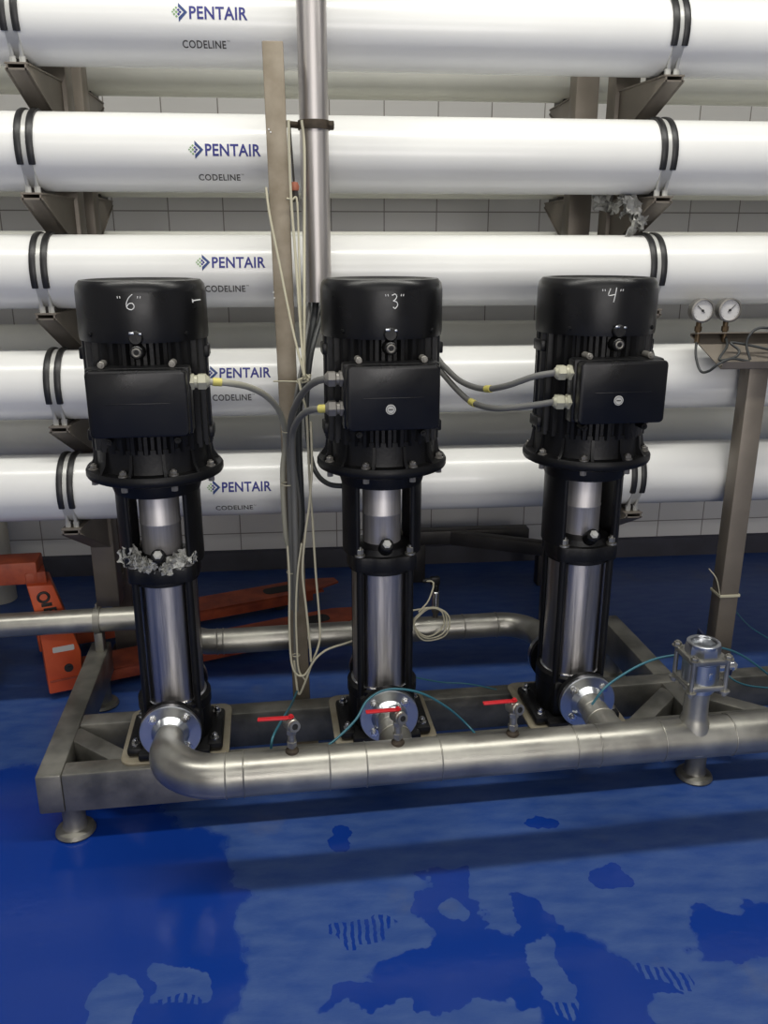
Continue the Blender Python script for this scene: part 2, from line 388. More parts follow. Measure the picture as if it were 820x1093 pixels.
def decals(root, x, z, alogo):
    R_ = VR+0.0007
    def mp(x0, a0): return lambda s, h: Vector((x0+s, VY-R_*cos(a0+h/R_), z+R_*sin(a0+h/R_)))
    obj('lettering', text_bm('PENTAIR', 0.0335, mp(x+0.046, alogo), bold=0.022, spacing=1.05, width=0.162), M['blue_ink'], root, label='blue maker lettering')
    obj('lettering', text_bm('CODELINE', 0.0225, mp(x+0.020, alogo-0.72), bold=0.018, spacing=1.08, width=0.123), M['grey_ink'], root, label='small dark grey lettering')
    obj('lettering', text_bm('TM', 0.005, mp(x+0.146, alogo-0.63), width=0.008), M['grey_ink'], root, label='tiny trademark letters')
    # emblem: blue arrowhead of chips with small green chips on the left
    def chips(spec):
        t = newbm(); f = mp(x, alogo)
        for cx, cy, s in spec:
            q = [(cx-s, cy), (cx, cy-s), (cx+s, cy), (cx, cy+s)]; t.faces.new([t.verts.new(f(*p)) for p in q])
        return t
    t = newbm(); f = mp(x, alogo)
    for poly in ([(0.016, 0.025), (0.041, 0), (0.031, 0), (0.016, 0.0135)], [(0.016, -0.025), (0.016, -0.0135), (0.031, 0), (0.041, 0)]):
        n = 6
        for k in range(n):   # sliced so that it follows the curve
            def lerp(a, c, s): return (a[0]+(c[0]-a[0])*s, a[1]+(c[1]-a[1])*s)
            A, B_, C_, D = poly if poly[0][1] > 0 else (poly[0], poly[3], poly[2], poly[1])
            q = [lerp(A, B_, k/n), lerp(A, B_, (k+1)/n), lerp(D, C_, (k+1)/n), lerp(D, C_, k/n)]
            t.faces.new([t.verts.new(f(*p)) for p in q])
    em = obj('emblem', t, M['navy_ink'], root, label='navy arrowhead emblem')
    obj('chip', chips([(0.021, 0.0, 0.0042), (0.0165, 0.0055, 0.0042), (0.0165, -0.0055, 0.0042)]), M['blue_ink'], em)
    obj('chip', chips([(0.0105, 0.011, 0.0036), (0.0105, 0.0, 0.0042), (0.0105, -0.011, 0.0036), (0.0045, 0.0055, 0.0036), (0.0045, -0.0055, 0.0036), (0.0, 0.0, 0.003)]), M['green_ink'], em, label='green chips')
ordinal = ['topmost', 'second from top', 'third from top', 'fourth from top', 'lowest']
xs_logo = [-0.334, -0.312, -0.312, -0.309, -0.322]; al = [0.10, 0.0, 0.27, 0.42, 0.14]
for i, z in enumerate(VZ):
    t = thing('pressure_vessel', 'glossy white pressure vessel with blue lettering, %s in the front row' % ordinal[i], 'pressure vessel', (0.4, VY, z), 0, 'front row of white pressure vessels')
    b = newbm(); vessel_body(b, -2.6, 3.4, VY, z, VR)
    parts0 = set(C.objects)
    obj('shell', b, M['vessel'], t)
    strap_parts(t, BANDL, VY, z, VR, -1); strap_parts(t, BANDR, VY, z, VR, 1)
    decals(t, xs_logo[i], z, al[i])
    for o in set(C.objects)-parts0:
        if o.parent == t: o.location = (-0.4, -VY, -z)
BY = 3.53; BR = 0.116; BZ = [2.268, 1.915, 1.560, 1.208, 0.852]
for i, z in enumerate(BZ):
    t = thing('pressure_vessel', 'plain white pressure vessel with shade-tinted colour, %s in the rear row' % ordinal[i], 'pressure vessel', (0.4, BY, z), 0, 'rear row of pressure vessels')
    b = newbm(); vessel_body(b, -2.6, 3.4, 0, 0, BR)
    o = obj('shell', b, M['vessel_back'], t); o.location = (-0.4, 0, 0)
    b = newbm()
    for x in (BANDL, 1.09):
        m = Matrix(((0, 0, 1, x-0.4), (1, 0, 0, 0), (0, 1, 0, 0), (0, 0, 0, 1))); lathe(b, [(BR, -0.02), (BR+0.004, -0.02), (BR+0.004, 0.02), (BR, 0.02)], 48, m)
    obj('strap', b, M['rubber'], t)

def bracket(root, xr, xt, yr, yt, z, h=0.165, w=0.064, front=True):
    # folded channel: flat top, sloping underside, two thin cheeks; from (xr,yr) on the upright to the tip (xt,yt)
    b = newbm(); hw = w/2; tk = 0.005
    def P(x, y, zz): return b.verts.new((x, y, zz))
    def plate(q, nrm):
        n = Vector(nrm)*tk; a = [b.verts.new(Vector(p)) for p in q]; c = [b.verts.new(Vector(p)-n) for p in q]
        b.faces.new(a); b.faces.new(c[::-1])
        for k in range(len(q)): b.faces.new((a[k], a[(k+1) % len(q)], c[(k+1) % len(q)], c[k]))
    plate([(xr-hw, yr, z), (xr+hw, yr, z), (xt+hw, yt, z), (xt-hw, yt, z)], (0, 0, 1))
    for s in (-1, 1):
        plate([(xr+s*(hw-.004), yr, z-.004), (xt+s*(hw-.004), yt, z-.004), (xt+s*(hw-.004), yt, z-.02), (xr+s*(hw-.004), yr, z-h)], (s, 0, 0))
    sgn = 1 if yt > yr else -1
    plate([(xr-hw, yr, z-h), (xr+hw, yr, z-h), (xt+hw, yt, z-.02), (xt-hw, yt, z-.02)], (0, -0.0*sgn, -1))
    o = obj('bracket', b, M['rack'], root, sharp=20)
    # dark rubber saddle pad between bracket and vessel
    b = newbm(); cy = VY if front else BY; r = VR if front else BR; zc = z + r + 0.008
    lo, hi = (-0.045, 0.085)
    n = 10; top = []; 
    for k in range(n+1):
        yy = lo+(hi-lo)*k/n; top.append((yy, -sqrt(max(0, (r+0.001)**2-yy**2))+r+0.008))
    poly = [(lo, 0.0005)] + top + [(hi, 0.0005)]
    prism(b, poly, -0.020, 0.020, Matrix(((0, 0, 1, xt), (1, 0, 0, cy), (0, 1, 0, z), (0, 0, 0, 1))))
    obj('saddle', b, M['darksteel'], o)
def rack(label, xf, xb, zfront, tipf, tipb):
    t = thing('vessel_rack', label, 'rack', (xb, 3.285, 0))
    o0 = set(C.objects)
    for x, y, z0 in ((xf, 3.055, zfront), (xb, 3.285, 0.0)):
        b = newbm(); box(b, (x, y, (2.86+z0)/2), (0.085, 0.085, 2.86-z0), 0.006); obj('upright', b, M['rack'], t, label='brownish steel column')
    for z in (0.36, 2.80):
        b = newbm(); d = Vector((xb-xf, 0.23, 0)); box(b, ((xf+xb)/2, 3.17, z), (d.length, 0.05, 0.06), 0.004, Matrix.Rotation(atan2(d.y, d.x), 4, 'Z')); obj('tie_bar', b, M['rack'], t)
    for z in VZ: bracket(t, xf, tipf, 3.013, 2.735, z-VR-0.008, front=True)
    for z in BZ: bracket(t, xb, tipb, 3.327, 3.64, z-BR-0.008, front=False)
    b = newbm(); box(b, (xb, 3.285, 0.006), (0.14, 0.12, 0.012), 0.003); obj('foot_plate', b, M['darksteel'], t)
    if zfront < 0.1: b = newbm(); box(b, (xf, 3.055, 0.006), (0.13, 0.13, 0.012), 0.003); obj('foot_plate', b, M['darksteel'], t)
    for o in set(C.objects)-o0:
        if o.parent == t: o.location = (-xb, -3.285, 0)
    return t
rack('brown steel rack with brackets carrying the vessels, behind the left pump', -0.755, -0.757, 0.32, BANDL, -0.76)
rack('brown steel rack with brackets carrying the vessels, behind the right pump', 1.108, 1.045, 0.0, BANDR, 1.05)
# low frame of dark beams on the floor behind the right pump
t = thing('floor_frame', 'low dark steel beam frame on the floor behind the right pump', 'frame', (1.0, 3.85, 0))
b = newbm(); box(b, (-0.25, 0.1, 0.235), (0.72, 0.07, 0.07), 0.005); obj('beam', b, M['darksteel'], t)
b = newbm(); box(b, (0.0, -0.06, 0.235), (0.62, 0.06, 0.065), 0.005, Matrix.Rotation(-0.45, 4, 'Z')); obj('beam', b, M['darksteel'], t)
b = newbm(); box(b, (0.17, 0.0, 0.10), (0.07, 0.07, 0.20), 0.004); obj('leg', b, M['darksteel'], t)
b = newbm(); box(b, (-0.45, 0.1, 0.10), (0.07, 0.07, 0.20), 0.004); obj('leg', b, M['darksteel'], t)

# crumpled film hanging on the right rack
def crumple(b, pts, n, rad, seed=1, thin=0.3):
    rnd = random.Random(seed)
    for k in range(n):
        c = Vector(rnd.choice(pts)) + Vector((rnd.uniform(-1, 1), rnd.uniform(-1, 1), rnd.uniform(-1, 1)))*rad*0.6
        t = bmesh.new(); bmesh.ops.create_grid(t, x_segments=6, y_segments=6, size=rad)
        for v in t.verts: v.co += Vector((rnd.uniform(-1, 1), rnd.uniform(-1, 1), rnd.uniform(-1.5, 1.5)))*rad*0.22
        bmesh.ops.solidify(t, geom=t.faces[:], thickness=0.0012)
        m = Matrix.Translation(c) @ Matrix.Rotation(rnd.uniform(0, 6), 4, 'Z') @ Matrix.Rotation(rnd.uniform(0.6, 2.2), 4, 'X')
        merge(b, t, m)
b = newbm()
crumple(b, [at_y(655, 214, 2.92), at_y(668, 212, 2.86), at_y(675, 226, 2.82), at_y(680, 238, 2.82), at_y(672, 220, 2.82), at_y(645, 212, 2.95), at_y(683, 232, 2.83), at_y(664, 214, 2.85)], 16, 0.03, 3)
tag(obj('plastic_film', b, M['plastic'], sharp=15), 'torn whitish plastic film hanging from the bracket under the second front vessel, right side', 'plastic film')

# ================================================================== pump skid frame
t = thing('skid_frame', 'low dull stainless beam frame carrying the three black pumps', 'frame', FO, PHI)
FZ = 0.22; FH = 0.122
def beam(name, u0, u1, v0, v1, z1=FZ, h=FH):
    b = newbm(); box(b, ((u0+u1)/2, (v0+v1)/2, z1-h/2), (u1-u0, v1-v0, h), 0.006); return obj(name, b, M['frame'], t)
beam('side_beam', -1.0, -0.93, -0.146, 0.70)
beam('front_beam', -0.93, 2.3, -0.146, -0.08)
beam('middle_beam', -0.93, 2.3, 0.115, 0.18)
beam('cross_beam', 0.955, 1.025, -0.08, 0.115)
beam('cross_beam', 0.955, 1.025, 0.18, 0.66)
def brace(p, q, w=0.06):
    b = newbm(); p = Vector(p); q = Vector(q); d = q-p; a = atan2(d.y, d.x)
    box(b, ((p.x+q.x)/2, (p.y+q.y)/2, FZ-0.003-FH/2), (d.length, w, FH), 0.005, Matrix.Rotation(a, 4, 'Z')); obj('diagonal_brace', b, M['frame'], t)
brace((-0.945, 0.085), (-0.745, -0.10)); brace((0.965, 0.075), (0.775, -0.10)); brace((1.015, 0.075), (1.21, -0.10))
for u, v in ((-0.92, -0.10), (0.985, -0.10), (-0.965, 0.62), (0.99, 0.58), (2.2, -0.10)):
    b = newbm(); lathe(b, [(0, 0), (0.052, 0), (0.057, 0.006), (0.052, 0.016), (0.036, 0.022), (0.032, 0.03), (0.032, 0.09), (0.036, 0.0985), (0, 0.0985)], 28, Matrix.Translation((u, v, 0)))
    obj('foot', b, M['frame'], t)
PU = [-0.622, -0.010, 0.582]
for u in PU:
    b = newbm(); prism(b, rrect(0.305, 0.30, 0.035), FZ, FZ+0.008, Matrix.Translation((u, 0.022, 0)), 0.0015)
    obj('base_plate', b, M['plate'], t, label='stained pale base plate with rounded corners')

# ================================================================== pumps
ZB = FZ+0.008
def ring_sector(b, r0, r1, z0, z1, a0, a1, seg=16):
    lathe(b, [(r0, z0), (r1, z0), (r1, z1), (r0, z1)], seg, None, a0, a1, True)
def stroke_tube(b, strokes, f, r):
    for s in strokes: tube(b, [f(*p) for p in s], r, 6, 5)
DIG = {
 '6': [[(0.006, 0.020), (-0.003, 0.012), (-0.009, 0.000), (-0.008, -0.011), (0.001, -0.015), (0.008, -0.009), (0.005, -0.001), (-0.003, -0.001), (-0.008, -0.007)]],
 '3': [[(-0.006, 0.015), (0.002, 0.018), (0.006, 0.012), (0.001, 0.004), (-0.003, 0.002)], [(-0.003, 0.002), (0.006, -0.001), (0.008, -0.009), (0.002, -0.016), (-0.003, -0.013)]],
 '4': [[(-0.006, 0.016), (-0.010, -0.001), (0.006, 0.001)], [(0.009, 0.018), (0.007, 0.000), (0.004, -0.018)]]}
def quotes(dx0, dx1, h):
    out = []
    for x in (dx0, dx0+0.006): out.append([(x, h), (x+0.001, h-0.005)])
    for x in (dx1, dx1+0.006): out.append([(x, h), (x-0.001, h-0.005)])
    return out
def pump(u, digit, label, gside, sticker, chalk_u, chalk_z):
    t = thing('vertical_pump', label, 'pump', S(u, 0, ZB), PHI, 'row of black vertical pumps')
    zz = lambda z: z-ZB
    A = lambda name, b, m, par=None, **k: obj(name, b, m, par or t, **k)
    # ---- cast base
    b = newbm(); box(b, (0, 0, 0.012), (0.20, 0.25, 0.022), 0.006)
    lathe(b, [(0, 0.02), (0.098, 0.02), (0.100, 0.05), (0.100, 0.115), (0.104, 0.12), (0.104, 0.148), (0, 0.148)], 40)
    box(b, (0, 0, 0.08), (0.165, 0.19, 0.12), 0.02)
    for s in (-1, 1):
        lathe(b, [(0, 0), (0.055, 0), (0.055, 0.05), (0.084, 0.052), (0.084, 0.068), (0, 0.068)], 36, align(Vector((0, s*0.075, 0.107)), Vector((0, s, 0))))
        box(b, (s*0.112, 0, 0.015), (0.045, 0.20, 0.026), 0.009)
    base = A('pump_base', b, M['black'])
    for su in (-1, 1):
        for sv in (-1, 1):
            b = newbm(); hexbolt(b, (su*0.112, sv*0.075, 0.028), (0, 0, 1), 0.0095, 0.016); A('bolt', b, M['chrome'], base)
    # ---- steel sleeve with tie bars
    b = newbm(); lathe(b, [(0.083, 0.148), (0.086, 0.150), (0.086, 0.522), (0.083, 0.524)], 64)
    A('sleeve', b, M['sleeve'], label='brushed steel cylinder')
    b = newbm(); lathe(b, [(0.0862, 0.148), (0.092, 0.148), (0.092, 0.156), (0.0862, 0.158)], 48); A('sleeve_rim', b, M['chrome'])
    for k in range(4):
        a = pi/4+k*pi/2; b = newbm(); cyl(b, (0.1*cos(a), 0.1*sin(a), 0.12), (0.1*cos(a), 0.1*sin(a), 0.54), 0.0105, seg=14); A('tie_bar', b, M['black'])
    # ---- pump head ring
    b = newbm(); poly = []
    for k in range(48):
        a = 2*pi*k/48; r = 0.101+0.017*max(0, cos(4*(a-pi/4)))**2; poly.append((r*cos(a), r*sin(a)))
    prism(b, poly, 0.524, 0.568, None, 0.004)
    lathe(b, [(0.09, 0.511), (0.096, 0.514), (0.096, 0.526), (0, 0.526)], 40)
    lathe(b, [(0, 0.566), (0.088, 0.566), (0.082, 0.584), (0.055, 0.592), (0, 0.594)], 40)
    head = A('pump_head', b, M['black'])
    for k in range(4):
        a = pi/4+k*pi/2; b = newbm(); hexbolt(b, (0.1*cos(a), 0.1*sin(a), 0.568), (0, 0, 1), 0.011, 0.022); A('nut', b, M['pipe'] if digit != '6' else M['gland_dark'], head)
    b = newbm(); cyl(b, (0, -0.075, 0.588), (0, -0.107, 0.612), 0.021, 0.019, seg=24, bev=0.003); vp = A('vent_plug', b, M['black'], head)
    b = newbm(); d = Vector((0, -0.8, 0.6)); p = Vector((0, -0.107, 0.612)); cyl(b, p, p+d*0.008, 0.0125, seg=6, bev=0.002); cyl(b, p+d*0.008, p+d*0.011, 0.008, seg=12); A('plug_cap', b, M['sticker'], head, label='pale hexagonal cap')
    # ---- motor stool: two curved cheeks, windows in front and behind
    b = newbm()
    for c in (0, pi): ring_sector(b, 0.094, 0.112, 0.568, 0.79, c-radians(42), c+radians(42))
    lathe(b, [(0.05, 0.768), (0.113, 0.768), (0.118, 0.785), (0.12, 0.812), (0.05, 0.812)], 48)
    for a in (radians(42), radians(138), radians(222), radians(318)):
        cyl(b, (0.104*cos(a), 0.104*sin(a), 0.568), (0.104*cos(a), 0.104*sin(a), 0.79), 0.008, seg=10)
    A('motor_stool', b, M['black'])
    b = newbm(); lathe(b, [(0.052, 0.585), (0.054, 0.587), (0.054, 0.672), (0.0555, 0.674), (0.0555, 0.678), (0.054, 0.680), (0.054, 0.770)], 48)
    A('coupling_guard', b, M['guard'], label='brushed steel guard cylinder in the stool window')
    # ---- motor
    b = newbm()
    lathe(b, [(0, 0.812), (0.168, 0.812), (0.176, 0.816), (0.179, 0.822), (0.179, 0.833), (0.175, 0.840), (0.152, 0.842), (0.150, 0.850), (0.148, 0.905), (0, 0.905)], 72)
    for k in range(12):      # webs between flange and end bell
        a = 2*pi*(k+0.5)/12; m = Matrix.Rotation(a, 4, 'Z')
        prism(b, [(0.13, 0.84), (0.172, 0.84), (0.158, 0.862), (0.153, 0.895), (0.13, 0.895)], -0.004, 0.004, m @ Matrix(((1, 0, 0, 0), (0, 0, 1, 0), (0, 1, 0, 0), (0, 0, 0, 1))))
    housing = A('motor_flange', b, M['black'])
    for k in range(8):
        a = 2*pi*(k+0.0)/8+pi/8; b = newbm(); hexbolt(b, (0.161*cos(a), 0.161*sin(a), 0.840), (0, 0, 1), 0.0095, 0.013)
        cyl(b, (0.161*cos(a), 0.161*sin(a), 0.800), (0.161*cos(a), 0.161*sin(a), 0.842), 0.009, seg=6); A('bolt', b, M['gland_dark'], housing)
    b = newbm(); n = 60; poly = []
    for k in range(n):
        a = 2*pi*k/n
        fin = 0.156 if k % 2 else 0.144
        w = 2*pi/n*0.5
        poly += [(fin*cos(a-w*0.55), fin*sin(a-w*0.55)), (fin*cos(a+w*0.55), fin*sin(a+w*0.55))]
    prism(b, poly, 0.895, 1.172)
    for (a, s) in ((0, 1), (pi, 1), (pi/2, 1)):   # feet pads and side lugs of the housing
        for z0 in (0.925, 1.135):
            box(b, (0.150*cos(a), 0.150*sin(a), z0), (0.022, 0.07, 0.03), 0.004, Matrix.Rotation(a, 4, 'Z'))
    mh = A('motor_body', b, M['black'], sharp=25)
    b = newbm()
    lathe(b, [(0.153, 1.170), (0.159, 1.170), (0.1605, 1.182), (0.160, 1.285), (0.157, 1.302), (0.148, 1.312), (0.137, 1.313), (0.128, 1.309), (0.05, 1.307), (0, 1.307)], 72)
    cap = A('fan_cover', b, M['blacksheet'])
    for q in (-45, 45, 135, 225):
        b = newbm(); a = radians(q-90); hexbolt(b, (0.158*cos(a), 0.158*sin(a), 1.188), (cos(a), sin(a), 0), 0.006, 0.006)
        A('screw', b, M['black'], cap)
    # eyebolt boss in front, over the terminal box
    b = newbm(); cyl(b, (0, -0.14, 1.150), (0, -0.175, 1.150), 0.019, 0.016, seg=20, bev=0.003); cyl(b, (0, -0.14, 1.182), (0, -0.172, 1.184), 0.017, seg=20, bev=0.003)
    bo = A('plug_boss', b, M['black'])
    b = newbm(); torus(b, 0.0085, 0.0028, align(Vector((0, -0.1762, 1.150)), Vector((0, -1, 0))), 20, 8); A('plug_ring', b, M['gland_dark'], bo)
    b = newbm(); box(b, (-0.008, -0.174, 1.196), (0.012, 0.006, 0.006), 0.001); box(b, (0.012, -0.174, 1.194), (0.007, 0.006, 0.005), 0.001); A('scuff', b, M['flange'], bo, label='bare metal scuff')
    # ---- terminal box
    b = newbm(); box(b, (0.0, -0.165, 1.035), (0.245, 0.05, 0.165), 0.008)
    prism(b, rrect(0.232, 0.160, 0.012), 0.188, 0.226, Matrix(((1, 0, 0, 0.0), (0, 0, -1, 0), (0, 1, 0, 1.035), (0, 0, 0, 1))), 0.005)
    tb = A('terminal_box', b, M['blacksheet'])
    b = newbm(); box(b, (0, -0.2262, 1.036), (0.15, 0.0012, 0.0025), 0.0004)
    A('embossing', b, M['blacksheet'], tb)
    for s in (-1, 1):
        for zc in (1.124, 0.938):
            b = newbm(); cyl(b, (s*0.082, -0.15, zc), (s*0.082, -0.190, zc), 0.0085, seg=14, bev=0.001); hexbolt(b, (s*0.082, -0.190, zc), (0, -1, 0), 0.0045, 0.006)
            A('screw', b, M['gland_dark'] if zc > 1 else M['black'], tb)
    if sticker:
        b = newbm(); x, z = sticker; p = Vector((x, -0.2262, zz(z))); cyl(b, p, p+Vector((0, -0.001, 0)), 0.0125, seg=28); st = A('sticker', b, M['sticker'], tb, label='round pale sticker')
        b = newbm(); torus(b, 0.0095, 0.0006, align(p+Vector((0, -0.0012, 0)), Vector((0, -1, 0))), 24, 6); box(b, p+Vector((0, -0.0014, 0)), (0.011, 0.0006, 0.003)); A('print', b, M['grey_ink'], st)
    # ---- cable glands
    for gz, g in gside:
        s = g; z = zz(gz); y = -0.168; b = newbm(); gm = M['gland'] if digit != '3' else M['gland_dark']
        cyl(b, (s*0.118, y, z), (s*0.130, y, z), 0.021, seg=6, bev=0.002); cyl(b, (s*0.130, y, z), (s*0.137, y, z), 0.0155, seg=20)
        cyl(b, (s*0.137, y, z), (s*0.160, y, z), 0.0205, seg=6, bev=0.003); cyl(b, (s*0.160, y, z), (s*0.166, y, z), 0.016, 0.011, seg=20)
        A('cable_gland', b, gm, tb, label='pale plastic cable gland' if digit != '3' else 'worn grey cable gland')
    # ---- handwritten number
    R_ = 0.1605
    def f(x, h):
        a = (chalk_u+x)/R_; return Vector((R_*sin(a), -R_*cos(a), zz(chalk_z)+h))
    b = newbm(); stroke_tube(b, DIG[digit], f, 0.0012)
    q = {'6': (-0.030, 0.018, 0.016), '3': (-0.022, 0.018, 0.018), '4': (-0.026, 0.021, 0.014)}[digit]
    stroke_tube(b, quotes(*q), f, 0.0010); A('chalk_number', b, M['chalk'], cap, label='number %s in quote marks written in white' % digit)
    if digit == '6':
        b = newbm(); g = lambda x, h: f(x-chalk_u, h)
        stroke_tube(b, [[(0.155, 0.0), (0.17, 0.001), (0.19, 0.001)], [(0.155, 0.004), (0.156, -0.004)]], g, 0.0018); A('white_scratch', b, M['chalk'], cap)
    return t
pump(PU[0], '6', 'tall black vertical pump marked "6", leftmost of the three, with crumpled film on its ring', [(1.306, 1)], None, -0.006, 1.492)
pump(PU[1], '3', 'tall black vertical pump marked "3", the middle one, beside the hanging cables', [(1.306, -1), (1.232, -1)], (-0.008, 1.236), 0.010, 1.490)
pump(PU[2], '4', 'tall black vertical pump marked "4", the right one, beside the gauge stand', [(1.310, -1), (1.234, -1)], (-0.012, 1.244), -0.022, 1.502)

# crumpled pale film on the ring of the left pump
b = newbm(); ring = []
for a_, hh in ((-150, 0.02), (-140, 0.028), (-125, 0.022), (-112, 0.01), (-70, 0.010), (-58, 0.016), (-45, 0.020), (-35, 0.016), (-132, 0.012), (-52, 0.008), (-163, 0.01), (-105, -0.004), (-95, -0.006), (-80, -0.006), (-75, 0.002), (-118, 0.0), (-62, 0.004), (-40, 0.006), (-145, 0.004)):
    a = radians(a_); r = 0.100; ring.append(S(PU[0]+r*cos(a), r*sin(a), ZB+0.578+hh*0.9))
crumple(b, ring, 60, 0.015, 5)
tag(obj('plastic_film', b, M['plastic'], sharp=15), 'crumpled pale film wrapped round the ring of the left pump marked "6"', 'plastic film')

# ================================================================== discharge manifold
MV = -0.378; MZ = 0.335; MR = 0.0565
t = thing('discharge_manifold', 'thick dull stainless pipe along the front of the skid, elbowed up to the left pump', 'pipe', FO, PHI)
R_ = 0.150; u0 = PU[0]
pts = []
for k in range(13):
    a = pi - (pi/2)*k/12 if False else pi + (pi/2)*k/12
    pts.append((u0+R_+R_*cos(a), MV+R_+R_*sin(a), MZ))
b = newbm(); path = [(u0, -0.165, MZ), (u0, -0.200, MZ)] + pts + [(u0+0.25, MV, MZ), (2.6, MV, MZ)]
tube(b, path[:-1], MR, 36, 0, True, radii=lambda s: 0.036+(MR-0.036)*min(1, max(0, (s-0.0)/0.42))**0.8)
tube(b, [(u0+0.25, MV, MZ), (2.6, MV, MZ)], MR, 36, 0)
for u in PU[1:]:
    tube(b, [(u, -0.165, MZ), (u, -0.19, MZ), (u, -0.24, MZ), (u, -0.29, MZ), (u, MV, MZ)], 0.04, 30, 0, True, radii=lambda s: (0.036, 0.036, 0.041, 0.044, 0.050)[min(4, int(round(s*4)))])
main = obj('pipe', b, M['pipe'], t, label='dull stainless pipe with elbow and short branches')
for u in PU:
    b = newbm(); m = align(Vector((u, -0.1437, MZ)), Vector((0, -1, 0)))
    lathe(b, [(0.030, 0), (0.083, 0), (0.084, 0.002), (0.084, 0.015), (0.082, 0.017), (0.052, 0.017), (0.040, 0.034), (0.030, 0.034)], 48, m)
    fl = obj('flange', b, M['flange'], t, label='bright round flange')
    for k in range(4):
        a = pi/4+k*pi/2; b = newbm(); hexbolt(b, (u+0.064*cos(a), -0.1607, MZ+0.064*sin(a)), (0, -1, 0), 0.0095, 0.012); obj('bolt', b, M['chrome'], fl)
def weld(u, v, z, d, r, w=0.004, par=t, m='pipe'):
    b = newbm(); torus(b, r+0.0002, w*0.5, align(Vector((u, v, z)), Vector(d)), 40, 8); obj('weld_seam', b, M[m], par)
for u in (u0+0.16, u0+0.205, -0.20, -0.105, 0.09, 0.455, 0.52, 0.70, 0.90): weld(u, MV, MZ, (1, 0, 0), MR)
for u in PU[1:]: weld(u, -0.215, MZ, (0, 1, 0), 0.038); weld(u, -0.27, MZ, (0, 1, 0), 0.0435)
weld(u0, -0.235, MZ, (0, 1, 0), 0.0415)
# branch up to the big valve
VU = 0.797
b = newbm(); lathe(b, [(0.050, -0.03), (0.047, 0.035), (0.036, 0.062), (0.0325, 0.075), (0.0325, 0.150), (0, 0.150)], 36, Matrix.Translation((VU, MV, MZ)))
obj('branch', b, M['pipe'], t)
# drain stub under the manifold
for u in (-0.293, -0.020, 0.287):
    b = newbm(); lathe(b, [(0.0, MR-0.006), (0.018, MR-0.006), (0.017, MR+0.004), (0.011, MR+0.010), (0, MR+0.010)], 20, Matrix.Translation((u, MV, MZ)))
    obj('threaded_boss', b, M['rust'], t, label='rust-stained weld boss')

# big three-piece ball valve
t = thing('ball_valve', 'large open-topped stainless valve body standing on the right end of the front pipe', 'valve', S(VU, MV, MZ+0.150), PHI)
b = newbm(); lathe(b, [(0.026, -0.0), (0.040, 0.0), (0.040, 0.010), (0.052, 0.016), (0.052, 0.024), (0.048, 0.028), (0.048, 0.088), (0.052, 0.092), (0.052, 0.100), (0.026, 0.100)], 36)
body = obj('valve_body', b, M['flange'], t)
b = newbm(); 
for z in (0.018, 0.094): 
    b = newbm(); prism(b, rrect(0.105, 0.105, 0.014), z, z+0.014, None, 0.002); obj('end_plate', b, M['pipe'], t)
b = newbm()
lathe(b, [(0.029, 0.106), (0.046, 0.108), (0.046, 0.126), (0.044, 0.134), (0.040, 0.136), (0.033, 0.136), (0.030, 0.132), (0.028, 0.105), (0.0, 0.104)], 8, Matrix.Rotation(pi/8, 4, 'Z'))
lathe(b, [(0.032, 0.125), (0.043, 0.13), (0.043, 0.139), (0.040, 0.141), (0.034, 0.141), (0.032, 0.138)], 40)
obj('threaded_end', b, M['flange'], t)
for su in (-1, 1):
    for sv in (-1, 1):
        b = newbm(); cyl(b, (su*0.047, sv*0.047, 0.002), (su*0.047, sv*0.047, 0.122), 0.006, seg=12); hexbolt(b, (su*0.047, sv*0.047, 0.108), (0, 0, 1), 0.0105, 0.012); hexbolt(b, (su*0.047, sv*0.047, 0.018), (0, 0, -1), 0.0105, 0.012)
        obj('bolt', b, M['pipe'], t)
b = newbm(); cyl(b, (0.045, 0.0, 0.062), (0.085, 0.0, 0.062), 0.016, seg=20); hexbolt(b, (0.085, 0, 0.062), (1, 0, 0), 0.012, 0.014); obj('stem', b, M['chrome'], t)
b = newbm(); box(b, (0.078, 0.075, 0.068), (0.008, 0.19, 0.022), 0.003, Matrix.Rotation(0.18, 4, 'X')); obj('lever', b, M['navy'], t, label='dark blue lever grip pointing back')
b = newbm(); box(b, (0.003, -0.0485, 0.06), (0.010, 0.002, 0.018), 0.0008); obj('cast_mark', b, M['chrome'], t)

